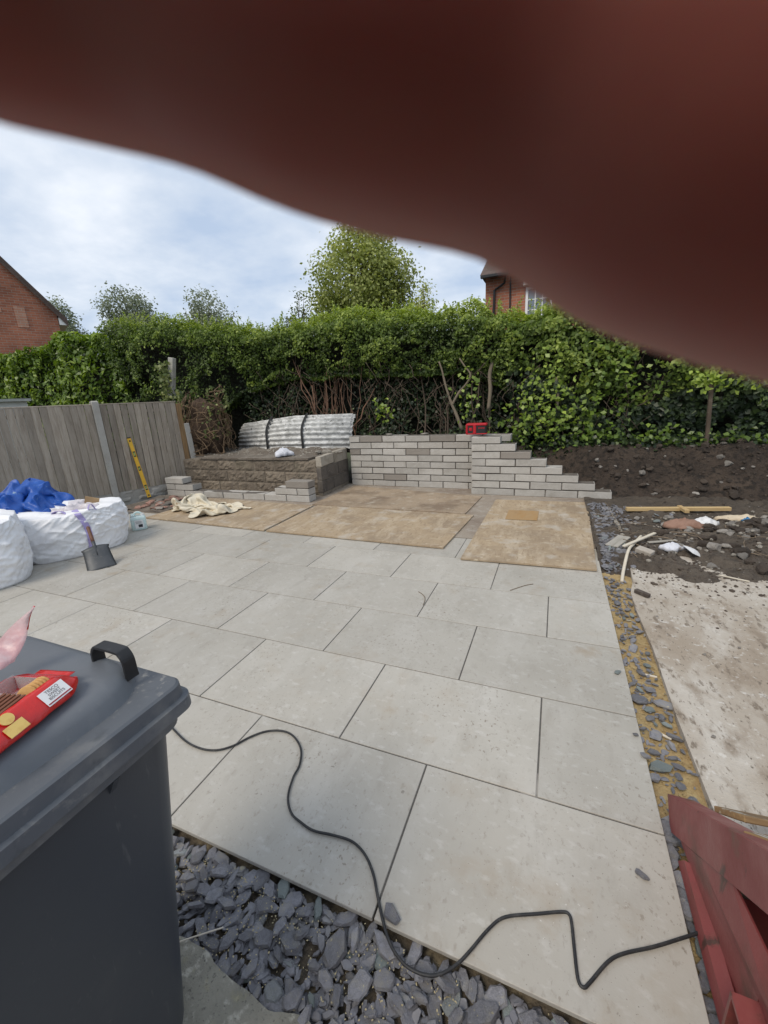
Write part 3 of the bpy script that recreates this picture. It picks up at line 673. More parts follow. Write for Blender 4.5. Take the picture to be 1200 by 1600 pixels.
# corrugated sheets
M['corrugated'] = mat('corrugated', (0.50, 0.50, 0.48), 0.75, [(5, (0.28, 0.28, 0.265), .45, .62, .8), (9, (0.72, 0.72, 0.70), .46, .60, .8, 5, (1, 2, 2)), (14, (0.07, 0.07, 0.065), .62, .68, .85), (2, (0.2, 0.2, 0.185), .6, .7, .6)], [(60, .5, .004)], coord='objrand')
M['strap'] = mat('strap', (0.035, 0.035, 0.035), .7)
cs = thing('corrugated_sheets', 'stack of whitish weathered corrugated sheets tied with two dark straps', 'roof sheets', (-3.45, 6.50, .66))
def corr(off, x0, x1, amp=.018):
    m_ = MB(); nu = 72; V = []
    for x in (x0, (x0+x1)/2, x1):
        for j in range(nu+1):
            t = j/nu; an = 1.32*t-.22; Rr = .50+off
            w_ = amp*math.cos(t*2*math.pi*7.5); yy = .50-(Rr+w_)*math.cos(an)*1.0; z_ = .0+ (Rr+w_)*math.sin(an)*1.22+.14
            sag = -.13*max(0, (-x-.35))/1.0*t
            V.append((x, yy, z_+sag))
    F = [(k*(nu+1)+j, (k+1)*(nu+1)+j, (k+1)*(nu+1)+j+1, k*(nu+1)+j+1) for k in range(2) for j in range(nu)]
    m_.add(V, F); o = obj('sheet', m_, M['corrugated'], cs, True); md = o.modifiers.new('thickness', 'SOLIDIFY'); md.thickness = .006
for k_, (x0, x1) in enumerate(((-1.38, 1.37), (-1.42, 1.42), (-1.30, 1.385), (-1.35, 1.34))): corr(-.016*k_, x0, x1)
for sx in (-.62, .28):
    m_ = MB(); pts = []
    for j in range(41):
        t = j/40; an = 1.32*t-.22; Rr = .526; pts.append((sx+.01*math.sin(9*t), .50-Rr*math.cos(an), .14+Rr*math.sin(an)*1.22-.13*max(0, (-sx-.35))*t))
    for dx in (-.018, .0, .018): m_.tube([(x+dx, y, z) for x, y, z in pts], .010, 5)
    obj('strap', m_, M['strap'], cs)

# rag and lumps of old concrete on the raised ground
M['rag'] = mat('rag', (0.60, 0.61, 0.65), 0.9, [(8, (0.45, 0.46, 0.5), .45, .65, .7), (14, (0.3, 0.27, 0.24), .64, .72, .6)], coord='obj')
p = atY(443, 712, 5.45)
o = cloth('rag', lambda a: .17*(1+.2*math.sin(3*a)+.1*math.sin(7*a)), lambda x, y: .02+.11*math.exp(-(x*x+y*y)/.02)*(.6+.5*ridged(x, y, 9, 2)) + .03*ridged(x, y, 14, 5)**2, M['rag'], 30); o.location = (p[0], p[1], .668); tag(o, 'crumpled pale grey rag lying on the old wall top', 'rag')
M['lump'] = mat('lump', (0.30, 0.275, 0.235), .95, [(8, (0.2, 0.175, 0.145), .45, .65, .8), (40, (0.42, 0.40, 0.36), .58, .7, .7)], [(40, .8, .008)], rand=.25, coord='objrand')
def lump_mesh(seed, n=2):
    r = random.Random(seed); bm = bmesh.new(); bmesh.ops.create_icosphere(bm, subdivisions=n, radius=.5); o = r.random()*90; cuts = [(Vector((r.gauss(0, 1), r.gauss(0, 1), r.gauss(0, 1))).normalized(), r.uniform(.26, .42)) for _ in range(9)]
    sx, sy, sz = r.uniform(.8, 1.1), r.uniform(.6, .9), r.uniform(.45, .75)
    for v in bm.verts:
        for cn_, cd_ in cuts:                                     # flat broken faces
            e_ = v.co.dot(cn_)-cd_
            if e_ > 0: v.co -= cn_*e_
        d = 1.15+.25*noise.fractal(tuple(v.co*2.6+Vector((o, o, o))), 1, 2, 3); v.co = Vector((v.co.x*sx*d, v.co.y*sy*d, max(-.28, v.co.z*sz*d)))
    me = bpy.data.meshes.new('lump'); bm.to_mesh(me); bm.free(); me.materials.append(M['lump']); return me
lumps = [lump_mesh(i) for i in range(8)]
for px, py, s, lab in ((512, 703, .2, 'pale concrete lump on the old wall top beside the pale blocks'), (497, 706, .12, 'small flat concrete lump on the old wall top'), (530, 706, .14, 'jagged concrete lump perched behind the pale block')):
    p = atY(px, py, 5.75); o = link('concrete_lump', random.choice(lumps), loc=(p[0], p[1], .70), rot=(0, 0, random.random()*6)); o.scale = (s*1.3, s, s*.8); tag(o, lab, 'rubble')
for px, py, s, lab in ((607, 676, .11, 'small concrete scrap lying on top of the long block wall'), (664, 676, .10, 'thin stone flake lying on top of the long wall by the red charger')):
    p = atY(px, py, 6.3); o = link('concrete_scrap', random.choice(lumps), loc=(p[0], 6.3, .954), rot=(0, 0, random.random()*6)); o.scale = (s*1.4, s, s*.5); tag(o, lab, 'rubble')

# red and black battery box on the wall
M['red_plastic'] = mat('red_plastic', (0.42, 0.012, 0.02), 0.4, [(30, (0.3, 0.01, 0.015), .5, .7, .5)], coord='obj')
bt = thing('battery_box', 'red and black power tool battery box standing on the wall', 'battery', (.50, 6.0, .958), .05)
c = MB(); c.cbox(-.155, .155, -.085, .085, 0, .165, .018); obj('case', c, M['black_plastic'], bt)
c = MB(); c.cbox(-.165, .165, -.095, .095, .135, .175, .014); c.cbox(-.165, -.13, -.096, .096, .01, .16, .012); c.cbox(-.05, .0, -.1, -.08, .01, .16, .008); c.cbox(-.165, .165, -.093, .093, -.001+.002, .02, .008); obj('red_shell', c, M['red_plastic'], bt)
c = MB(); c.cbox(-.115, -.065, -.092, -.08, .06, .11, .006); obj('button', c, M['red_plastic'], bt)
c = MB()
for i in range(8): c.box(.035+i*.0125, .043+i*.0125, -.0866, -.084, .09+(i % 3)*.003, .112)
obj('logo_mark', c, M['red_plastic'], bt)
# ================================================================== builders' bags, tarp, shovel, canister
M['bag'] = mat('bag', (0.82, 0.822, 0.83), 0.5, [(4, (0.68, 0.685, 0.71), .45, .65, .6), (30, (0.62, 0.61, 0.60), .62, .72, .5)], [(14, .35, .02), (400, .15, .0006)], coord='obj')
M['lilac'] = mat('lilac', (0.36, 0.31, 0.56), 0.75, [(60, (0.45, 0.40, 0.66), .5, .7, .6)], [(500, .4, .0006)])
M['tarp'] = mat('tarp', (0.018, 0.085, 0.36), 0.4, [(5, (0.03, 0.12, 0.45), .5, .7, .7), (12, (0.25, 0.38, 0.42), .66, .74, .6)], [(22, .35, .02)], coord='obj')
M['steel_dark'] = mat('steel_dark', (0.075, 0.08, 0.085), 0.5, [(10, (0.12, 0.12, 0.125), .5, .7, .7), (40, (0.18, 0.16, 0.14), .62, .72, .6)], [(60, .2, .002)], metal=.35, coord='obj')
M['handle_wood'] = mat('handle_wood', (0.13, 0.06, 0.035), 0.6, [(14, (0.2, 0.1, 0.06), .5, .7, .7, 5, (5, 5, 1))], coord='obj')
M['hdpe'] = mat('hdpe', (0.62, 0.74, 0.72), 0.35, [(8, (0.52, 0.66, 0.66), .5, .7, .6)], sss=(.5, (.02, .03, .03), 1.0), coord='obj')
M['label_white'] = mat('label_white', (0.8, 0.8, 0.79), .6)
M['ink'] = mat('ink', (0.03, 0.03, 0.035), .6)
def soft_body(name, hx, hy, h, seed, ex=3.0, nu=210, nv=84):
    """full woven sack: boxy plan, bulging low, taut skin with fine drag creases and a gathered top"""
    V = []; o = seed*13.7; per = 2*3.1416*(hx+hy)/2
    def crease(u, v, f, sharp): return max(0, 1-abs(noise.noise((u*f, v*f*.16, o+f)))*sharp)
    for j in range(nv+1):
        t = j/nv
        if t < .70: u = t/.70; u = min(1.0, u); z = h*max(0.0, 1-max(0.0, 1-u)**1.25)**(1/1.12); prof = .93+.075*math.sin(math.pi*(u*.95+.02))-.11*max(0, u-.62)**1.5
        else: u = (t-.70)/.30; z = h*(1+.035*math.sin(u*2.2)) - .05*u*u; prof = (.93+.075*math.sin(math.pi*.97)-.11*.38**1.5)*max(0.0, 1-u)**.55
        for i in range(nu):
            a = 6.28318*i/nu; c, s = math.cos(a), math.sin(a); rr = 1/(abs(c)**ex+abs(s)**ex)**(1/ex)
            low = noise.fractal((c*1.3+o, s*1.3, z*1.2+o), 1, 2, 2)
            x, y = hx*rr*c*prof*(1+.07*low), hy*rr*s*prof*(1+.07*low)
            sp_ = a/6.28318*per; m1 = max(0, noise.noise((sp_*1.1+o, z*1.4, 2))+.35); m2 = max(0, noise.noise((sp_*1.3+o, z*1.5, 7))+.35)
            k = .020*m1*crease(sp_*.5+z*.87, sp_*.87-z*.5, 9, 4.5) + .019*m2*crease(-sp_*.35+z*.94, sp_*.94+z*.35, 8, 4.5) + .011*crease(sp_*.7-z*.7, sp_+z, 20, 4.5) + .010*crease(z*.98+sp_*.2, sp_, 14, 5)*m1
            if t > .55: k += .026*min(1, (t-.55)*5)*crease(sp_, z, 7, 2.6)
            vd, _vp = noise.voronoi((sp_*3.4+.5*noise.noise((sp_*2, z*2, o)), z*6.0+sp_*.9, o)); bd = vd[1]-vd[0]; k += .013*math.exp(-bd*9)*(.3+m1) - .008*min(.5, vd[0])
            vd, _vp = noise.voronoi((sp_*8.5-z*3, z*11+sp_*3, o+3)); k += .005*math.exp(-(vd[1]-vd[0])*8)*m2
            k *= min(1, z/.05)
            zz = z + (.035*noise.noise((x*2.5+o, y*2.5, 2)) + .03*crease(x*.8+y*.6, y, 5, 2.5)*(1 if t > .7 else 0))*(1 if t > .5 else t*2)*min(1, z/.1)
            V.append((x+c*k, y+s*k, max(0, zz)))
    F = [(j*nu+i, j*nu+(i+1) % nu, (j+1)*nu+(i+1) % nu, (j+1)*nu+i) for j in range(nv) for i in range(nu)]; F.append(tuple(reversed(range(nu)))); F.append(tuple(nv*nu+i for i in range(nu)))
    m_ = MB(); m_.add(V, F); return m_.mesh(name)
b1 = thing('builders_bag', 'bulging white builders bag with lilac strap and shovel leaning on it', 'bag', (-3.72, 2.16, .002), math.radians(70), 'white bulk bags')
link('sack', soft_body('sack', .56, .46, .50, 1), M['bag'], b1, True)
b2 = thing('builders_bag', 'taller white builders bag beside the strapped one, tarp heaped behind it', 'bag', (-3.66, 1.10, .002), math.radians(66), 'white bulk bags')
link('sack', soft_body('sack', .50, .47, .62, 3), M['bag'], b2, True)
# straps as ribbons that follow a line
def ribbon(pts, w, wdir, th=.003):
    m_ = MB(); V = []; n_ = len(pts)
    for i, p_ in enumerate(pts):
        p_ = Vector(p_); wd = Vector(wdir).normalized()*w/2; t = (Vector(pts[min(i+1, n_-1)])-Vector(pts[max(i-1, 0)])).normalized(); nn = wd.cross(t).normalized()*th/2
        V += [p_-wd-nn, p_+wd-nn, p_+wd+nn, p_-wd+nn]
    F = [(4*i+k, 4*i+(k+1) % 4, 4*(i+1)+(k+1) % 4, 4*(i+1)+k) for i in range(n_-1) for k in range(4)]+[(3, 2, 1, 0), tuple(4*(n_-1)+k for k in range(4))]
    m_.add(V, F); return m_
def smooth_path(P, n=8):
    P = [Vector(p_) for p_ in P]; out = []
    for i in range(len(P)-1):
        p0, p1, p2, p3 = P[max(i-1, 0)], P[i], P[i+1], P[min(i+2, len(P)-1)]
        for k in range(n):
            t = k/n; out.append(.5*((2*p1)+(-p0+p2)*t+(2*p0-5*p1+4*p2-p3)*t*t+(-p0+3*p1-3*p2+p3)*t**3))
    out.append(P[-1]); return out
inv = (Matrix.Translation(b1.location) @ Matrix.Rotation(math.radians(70), 4, 'Z')).inverted()
from mathutils.bvhtree import BVHTree
sack1 = b1.children[0].data; bvh1 = BVHTree.FromPolygons([v.co.copy() for v in sack1.vertices], [tuple(p_.vertices) for p_ in sack1.polygons])
def on_bag(px, py, off=.010):
    o_ = inv @ Vector(CAM); d_ = (inv.to_3x3() @ Vector(ray(px, py))).normalized(); hit = bvh1.ray_cast(o_, d_)
    return (hit[0]-d_*off) if hit[0] is not None else None
st = [q for q in (on_bag(*p_) for p_ in ((116, 797), (121, 803), (127, 810), (133, 818), (138, 828), (141, 838), (143, 848), (144, 858), (145, 866))) if q is not None]
wdl = inv.to_3x3() @ Vector((.25, .97, .1))
obj('strap', ribbon(smooth_path(st, 4), .06, wdl), M['lilac'], b1)
def loop(px0, py0, px1, py1, h_):
    a, b = on_bag(px0, py0, -.01), on_bag(px1, py1, -.01)
    if a is None or b is None: return
    m_ = (a+b)/2+Vector((0, 0, h_)); obj('lifting_loop', ribbon(smooth_path([a, a.lerp(m_, .6)+Vector((0, 0, h_*.25)), m_, b.lerp(m_, .6)+Vector((0, 0, h_*.25)), b], 5), .05, (inv.to_3x3() @ Vector(C_F)).cross(b-a).cross(b-a)), M['lilac'], b1)
loop(137, 797, 150, 797, .07); loop(82, 803, 104, 803, .03)
# what shows in the open mouth
M['cardboard'] = mat('cardboard', (0.38, 0.26, 0.14), .9, [(10, (0.5, 0.36, 0.2), .5, .7, .6)], coord='obj')
c = MB(); c.cbox(-.075, .075, -.004, .004, -.1, .07, .002); o = obj('cardboard_piece', c, M['cardboard'], None, False, (-3.64, 2.40, .53), (.45, .35, .9)); tag(o, 'torn brown cardboard piece poking out of the strapped bag', 'cardboard')
M['clear_film'] = mat('clear_film', (0.62, 0.58, 0.6), .35, [(9, (0.45, 0.4, 0.42), .5, .7, .7)], coord='obj')
o = cloth('plastic_film', lambda a: .22*(1+.2*math.sin(3*a+1)+.15*math.sin(5*a)), lambda x, y: .012+.05*max(0, 1-abs(noise.noise((x*5+y*3, y*3, 1)))*3)+.025*max(0, 1-abs(noise.noise((x*9-y*6, y*8, 4)))*3.5), M['clear_film'], 28, .002); o.location = (-3.68, 2.25, .48); tag(o, 'scrunched grey plastic film in the mouth of the strapped bag', 'plastic film')

# blue tarp heaped behind the bags
_fl = MB(); _fl.box(-2.5, 2.5, -2.5, 2.5, -.3, .0)
_t1 = MB(); _t1.cbox(-.42, .34, -.55, .50, 0, .60, .12); _t2 = MB(); _t2.cbox(-.06, .20, .14, .40, .5, .80, .06); _t3 = MB(); _t3.cbox(-.3, .05, -.45, -.2, .5, .74, .08); _t4 = MB(); _t4.cbox(.20, .56, -.3, .40, 0, .46, .1)
def tarp_init(x, y): return (x*.70+.04*math.sin(9*y)+.04*noise.noise((x*5, y*5, 1)), y*.70+.05*math.sin(8*x+1)+.04*noise.noise((x*5, y*5, 4)), 1.02+.07*math.sin(17*y+5*x)+.07*math.sin(19*x-6*y)+.06*noise.noise((x*7, y*7, 9)))
tp = simulate('tarpaulin', 2.4, 2.3, 96, 92, tarp_init, [_fl, _t1, _t2, _t3, _t4], 44, M['tarp'], .4)
tp.location = (-4.48, 1.95, .004); tp.rotation_euler = (0, 0, -.25)
tag(tp, 'crumpled bright blue tarpaulin heaped behind the white bags', 'tarpaulin')

# shovel leaning against the bag
sh = thing('hand_shovel', 'short square mouthed shovel with wooden handle leaning on bag', 'shovel')
tip = (G(142, 893)+G(178, 885))/2; hd = atX(137, 823, -2.99)
A_ = Vector(tip)+Vector((0, 0, .004)); B_ = Vector(hd); axs = (B_-A_).normalized(); sd = Vector(G(178, 885)-G(142, 893)); sd = (sd-axs*sd.dot(axs)).normalized(); nn = sd.cross(axs)
sh.matrix_world = Matrix.Translation(A_) @ Matrix((sd, nn, axs)).transposed().to_4x4(); Ls = (B_-A_).length
bld = MB(); nx, nz = 12, 10; V = []; BLn = Ls*.52
for j in range(nz+1):
    for i in range(nx+1):
        u = i/nx*2-1; v = j/nz; wd_ = (.118+.018*(1-v)**1.5+ (.012 if v > .9 else 0))
        V.append((u*wd_, -.035*abs(u)**3-.012*math.sin(v*3.1)+.0, v*BLn+.012*(1-abs(u))*(1 if v == 1 else 0)))
bld.add(V, [(j*(nx+1)+i, j*(nx+1)+i+1, (j+1)*(nx+1)+i+1, (j+1)*(nx+1)+i) for j in range(nz) for i in range(nx)])
o = obj('blade', bld, M['steel_dark'], sh, True); md = o.modifiers.new('t', 'SOLIDIFY'); md.thickness = .003; md.offset = 0
t = MB(); t.tube([(0, -.012, BLn*.62), (0, -.012, BLn*.9), (0, -.006, BLn), (0, 0, BLn+.06)], [.006, .013, .017, .019], 10); obj('socket', t, M['steel_dark'], sh, True)
t = MB(); t.tube([(0, 0, BLn+.055), (0, 0, BLn+.10), (0, 0, Ls-.01), (0, 0, Ls)], [.0175, .0185, .018, .012], 10); obj('handle', t, M['handle_wood'], sh, True)

# jerry can
cn = thing('jerry_can', 'pale translucent plastic jerry can with white label beside bag', 'container', (-3.62, 2.93, .002), math.radians(52))
t = MB(); rings = [rrect(.085, .06, .02, 0), rrect(.093, .068, .025, .012), rrect(.094, .069, .025, .16), rrect(.085, .06, .03, .195)]
t.loft(rings); 
t.loft([rrect(.028, .05, .02, .190, cx=-.052), rrect(.022, .045, .018, .228, cx=-.055)]); obj('body', t, M['hdpe'], cn, True)
t = MB(); t.tube(smooth_path([(-.05, 0, .215), (-.01, 0, .244), (.035, 0, .236), (.072, 0, .196)]), .014, 8); obj('grip', t, M['hdpe'], cn, True)
t = MB(); t.tube([(.058, 0, .19), (.058, 0, .222)], .024, 14); obj('cap', t, M['label_white'], cn)
t = MB(); t.box(-.045, .06, -.0715, -.070, .03, .145); lb_ = obj('paper_label', t, M['label_white'], cn)
t = MB(); t.box(-.005, .045, -.0725, -.0718, .045, .085)
for i in range(4): t.box(-.035, .045-.012*(i % 2), -.0725, -.0718, .098+i*.010, .101+i*.010)
obj('print', t, M['ink'], lb_)
# white carton whose corner shows beyond the bin
t = MB(); t.cbox(-.16, .16, -.13, .13, 0, .30, .004); o = obj('white_carton', t, M['label_white'], None, False, (float(G(-105, 1040)[0]), float(G(-105, 1040)[1]), .003), (0, 0, .45)); tag(o, 'white carton standing on the paving beyond the bin', 'carton')
# ================================================================== wheelie bin and biscuits
M['bin'] = mat('bin', (0.128, 0.138, 0.152), 0.36, [(2.2, (0.15, 0.16, 0.172), .45, .65, .7), (7, (0.09, 0.098, 0.11), .55, .72, .45, 6, (1, 1, .3)), (50, (0.22, 0.22, 0.22), .62, .70, .5, 6, None, (4, .48, .62)), (9, (0.19, 0.195, 0.2), .58, .70, .45, 8, (.4, 1.6, 1, .6))], [(240, .15, .0006), (6, .12, .01)], spec=.5, rlayers=(4, .35, .7, .36, .6))  # lid lighter than the body: sky reflection put into the base colour
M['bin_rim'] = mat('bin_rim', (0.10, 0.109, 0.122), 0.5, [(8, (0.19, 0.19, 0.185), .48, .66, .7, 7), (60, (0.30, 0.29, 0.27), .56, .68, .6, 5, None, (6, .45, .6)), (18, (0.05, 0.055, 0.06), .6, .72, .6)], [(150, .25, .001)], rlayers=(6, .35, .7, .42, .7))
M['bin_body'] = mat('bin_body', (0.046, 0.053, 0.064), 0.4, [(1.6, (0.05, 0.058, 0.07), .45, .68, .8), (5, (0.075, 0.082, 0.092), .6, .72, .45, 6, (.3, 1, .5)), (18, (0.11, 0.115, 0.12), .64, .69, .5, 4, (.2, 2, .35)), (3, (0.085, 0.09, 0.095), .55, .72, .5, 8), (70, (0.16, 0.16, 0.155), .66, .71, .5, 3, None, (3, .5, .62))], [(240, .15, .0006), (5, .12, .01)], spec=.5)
BX0, BX1, BYF = .385, .985, -.264; BW = (BX1-BX0)/2; BCX = (BX0+BX1)/2; BDp = .37; BCY = BYF-BDp; ZL = 1.03
wb = thing('wheelie_bin', 'dark grey plastic wheelie bin with closed domed lid', 'bin', (BCX, BCY, -.024))
z0 = .024
t = MB(); rings = []
for u in (0, .02, .06, .3, .6, .9, 1.0):
    z = .035+u*.93; k = u; hw = .20+(.252-.20)*k; hd = .24+(.335-.24)*k
    cx = (BW-.035-.268)*k*1.0 - (1-k)*.0; sh_ = .93 if u == 0 else (.985 if u == .02 else 1)
    rings.append(rrect(hw*sh_, hd*sh_, .055, z, 6, -.01+.01*k, .02))
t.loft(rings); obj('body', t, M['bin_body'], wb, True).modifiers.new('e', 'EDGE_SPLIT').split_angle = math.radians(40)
# moulded rim of the body
t = MB(); t.loft([rrect(.254, .338, .05, z0+.925, 6, 0, .01), rrect(.276, .355, .045, z0+.930, 6, 0, .005), rrect(.278, .357, .045, z0+.965, 6, 0, .005), rrect(.270, .35, .045, z0+.970, 6, 0, .005)]); obj('body_rim', t, M['bin_rim'], wb, True).modifiers.new('e', 'EDGE_SPLIT').split_angle = math.radians(40)
for y in (.20, .0, -.2):
    t = MB(); t.add([(.248, y-.006, z0+.925), (.272, y-.006, z0+.925), (.245, y-.006, z0+.88), (.248, y+.006, z0+.925), (.272, y+.006, z0+.925), (.245, y+.006, z0+.88)], [(0, 1, 2), (3, 5, 4), (0, 3, 4, 1), (1, 4, 5, 2), (0, 2, 5, 3)]); obj('rib', t, M['bin_body'], wb)
# lid
ld = MB(); zl = ZL+.024
def lidring(hw, hd, r, z, cy=0): return rrect(hw, hd, r, z, 8, 0, cy)
rings = [lidring(BW-.006, BDp-.006, .03, zl-.062), lidring(BW+.004, BDp+.004, .034, zl-.060), lidring(BW+.003, BDp+.003, .034, zl-.034), lidring(BW-.006, BDp-.006, .03, zl-.031),
         lidring(BW-.008, BDp-.008, .03, zl-.004), lidring(BW-.013, BDp-.013, .026, zl), lidring(BW-.058, BDp-.030, .11, zl+.001, -.0)]
for q_, (ins, dz) in enumerate(((.060, .006), (.066, .024), (.074, .036), (.088, .042))): rings.append(lidring(BW-ins, BDp-.03-(ins-.058), .11, zl+dz))
for k in range(1, 9):
    s_ = 1-k/8.5; rings.append([(x*s_, y*s_, zl+.042+.014*(1-s_*s_)) for x, y, z in lidring(BW-.088, BDp-.06, .11, 0)])
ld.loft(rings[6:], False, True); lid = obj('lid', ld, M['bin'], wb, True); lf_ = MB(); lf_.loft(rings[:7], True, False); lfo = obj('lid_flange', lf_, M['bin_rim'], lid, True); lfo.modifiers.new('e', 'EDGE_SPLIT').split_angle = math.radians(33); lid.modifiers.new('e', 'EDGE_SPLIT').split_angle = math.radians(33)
# handle loop on the far edge of the lid
hx0, hx1, hy = .790-BCX, .888-BCX, -.322-BCY
path = [(hx0-.001, hy, zl+.018), (hx0, hy, zl+.030), (hx0+.001, hy, zl+.060), (hx0+.010, hy, zl+.076), (hx0+.022, hy, zl+.080), (hx1-.022, hy, zl+.080), (hx1-.010, hy, zl+.076), (hx1-.001, hy, zl+.060), (hx1, hy, zl+.030), (hx1+.001, hy, zl+.018)]
hb = ribbon(smooth_path(path, 4), .026, (0, 1, 0), .006); ho = obj('handle', hb, M['black_plastic'], lid); bv = ho.modifiers.new('b', 'BEVEL'); bv.width = .0025; bv.segments = 2; bv.limit_method = 'ANGLE'
# faint moulded rectangle on the lid
t = MB(); t.cbox(-.03, .13, -.055, -.025, zl+.049, zl+.0535, .0015); 
# wheels and axle at the back
for sx in (-1, 1):
    t = MB(); t.tube([(sx*.20, -.33, .10), (sx*.255, -.33, .10)], .1, 20); wh = obj('wheel', t, M['black_plastic'], wb)
    t = MB(); t.tube([(sx*.198, -.33, .10), (sx*.258, -.33, .10)], .05, 14); obj('hub', t, M['bin_body'], wh)
t = MB(); t.tube([(-.26, -.33, .10), (.26, -.33, .10)], .011, 8); obj('axle', t, M['steel_dark'], wb)
t = MB(); t.tube([(-.25, -.385, .99), (.25, -.385, .99)], .016, 10); obj('grab_bar', t, M['bin_body'], wb)

# ---- open packet of biscuits on the lid
M['red_film'] = mat('red_film', (0.58, 0.018, 0.014), 0.22, [(5, (0.42, 0.012, 0.012), .45, .65, .7)], [(18, .5, .006)], coord='obj', spec=.6)
M['pink_film'] = mat('pink_film', (0.72, 0.42, 0.43), 0.22, [(14, (0.82, 0.66, 0.66), .45, .65, .8)], [(25, .5, .004)], coord='obj', alpha=.55)
M['tray'] = mat('tray', (0.80, 0.77, 0.75), .2, [], [(20, .3, .003)], coord='obj', alpha=.28)
M['biscuit'] = mat('biscuit', (0.55, 0.31, 0.11), .8, [(30, (0.42, 0.21, 0.07), .48, .68, .8), (90, (0.68, 0.44, 0.2), .58, .7, .6)], [(120, .7, .002)], coord='obj')
M['wafer'] = mat('wafer', (0.16, 0.055, 0.025), .6, [(50, (0.24, 0.1, 0.05), .5, .7, .7)], [(160, .6, .001)], coord='obj')
M['cream'] = mat('cream', (0.75, 0.62, 0.4), .7)
M['print_yellow'] = mat('print_yellow', (0.75, 0.52, 0.16), .35, [(40, (0.6, 0.36, 0.09), .5, .7, .7)], coord='obj')
ZB = ZL+.052
pe = Vector(G(122, 1042, ZB+.03)); pf = Vector(G(0, 1132, ZB+.03)); PS = .64; dirp = (pf-pe); dirp.z = 0; dirp.normalize()       # along the packet, away from its sealed end
pk = thing('biscuit_packet', 'opened red packet of sweet biscuits with white label, on bin lid', 'packet', (pe.x, pe.y, ZB), math.atan2(dirp.y, dirp.x))
pk.scale = (PS, PS, PS)
# local: +x along the packet, +y toward the camera side (front), z up
PLn = .30
side_y = 1 if (Matrix.Rotation(pk.rotation_euler.z, 3, 'Z') @ Vector((0, 1, 0))).dot(Vector((CAM[0]-pe.x, CAM[1]-pe.y, 0))) > 0 else -1
pk.location = pk.location - (Matrix.Rotation(pk.rotation_euler.z, 3, 'Z') @ Vector((-.015, side_y*.085, 0)))*PS
def film_surface(prof, x0, x1, n=26, wob=.004, seed=1):
    m_ = MB(); V = []; k = len(prof)
    for i in range(n+1):
        x = x0+(x1-x0)*i/n; g_ = min(1, max(.0, (x-.0)/.055)); g_ = g_**.6
        for j, (y, z) in enumerate(prof):
            zz = z*g_+ (1-g_)*.024; yy = y*(.72+.28*g_)
            V.append((x+.003*noise.noise((y*60, z*60, 3)), side_y*(yy+wob*noise.noise((x*30, j*.9, seed))), max(.001, zz+wob*noise.noise((x*34, j*1.1, seed+7)))))
    m_.add(V, [(i*k+j, i*k+j+1, (i+1)*k+j+1, (i+1)*k+j) for i in range(n) for j in range(k-1)]); return m_
front = [(-.085, .050), (-.088, .03), (-.085, .008), (-.06, .002), (.0, .001), (.09, .002), (.124, .004), (.126, .010), (.112, .027), (.095, .044), (.080, .056), (.068, .060)]
o = obj('wrapper', film_surface(front, .0, PLn, 30, .0022), M['red_film'], pk, True); o.modifiers.new('t', 'SOLIDIFY').thickness = .0006
endt = film_surface([(-.085, .024), (-.05, .026), (0, .025), (.05, .026), (.085, .024)], -.022, .0, 4, .002); o = obj('sealed_end', endt, M['red_film'], pk, True); o.modifiers.new('t', 'SOLIDIFY').thickness = .001
topc = film_surface([(-.085, .047), (-.04, .053), (.0, .054), (.04, .054), (.072, .05)], .0, .045, 8, .004, 5); o = obj('top_flap', topc, M['red_film'], pk, True); o.modifiers.new('t', 'SOLIDIFY').thickness = .0008
# torn clear lid standing up
pinv = (Matrix.Translation(pk.location) @ Matrix.Rotation(pk.rotation_euler.z, 4, 'Z') @ Matrix.Scale(PS, 4)).inverted()
Lf = [(-14, 1052, 1.115), (-12, 1010, 1.145), (22, 978, 1.175), (50, 949, 1.205)]; Rt = [(26, 1034, 1.115), (34, 1008, 1.14), (46, 975, 1.172), (56, 947, 1.205)]
def ipol(T, t):
    k_ = min(2, int(t*3)); f_ = t*3-k_; return [T[k_][q]+(T[k_+1][q]-T[k_][q])*f_ for q in range(3)]
fl = MB(); ed = MB(); V = []; nU, nV = 7, 13; EV = []
for j in range(nV):
    l, r = ipol(Lf, j/(nV-1)), ipol(Rt, j/(nV-1))
    for i in range(nU):
        u = i/(nU-1); px, py, z = [l[q]+(r[q]-l[q])*u for q in range(3)]; p_ = pinv @ Vector(G(px, py, z)); p_ += Vector((0, side_y*0.008*math.sin(u*5+j*.6), .003*noise.noise((u*6, j*.7, 2)))); V.append(p_)
        if i >= nU-2: EV.append(p_+Vector((0, side_y*.0016, .0004)))
fl.add(V, [(j*nU+i, j*nU+i+1, (j+1)*nU+i+1, (j+1)*nU+i) for j in range(nV-1) for i in range(nU-1)]); o = obj('torn_film', fl, M['pink_film'], pk, True); o.modifiers.new('t', 'SOLIDIFY').thickness = .0006
k0 = 7; EV = EV[2*k0:]; ed.add(EV, [(2*j, 2*j+1, 2*j+3, 2*j+2) for j in range(len(EV)//2-1)]); o = obj('red_edge', ed, M['red_film'], pk, True); o.modifiers.new('t', 'SOLIDIFY').thickness = .0006
# tray
t = MB()
for y0, y1 in ((-.074, -.073), (.068, .069)): t.box(.045, PLn, min(side_y*y0, side_y*y1), max(side_y*y0, side_y*y1), .006, .055)
for x in (.045, .115, .185, .26): t.box(x, x+.001, -.07, .068, .006, .05)
t.box(.045, PLn, -.073, .068, .005, .0065); obj('tray', t, M['tray'], pk)
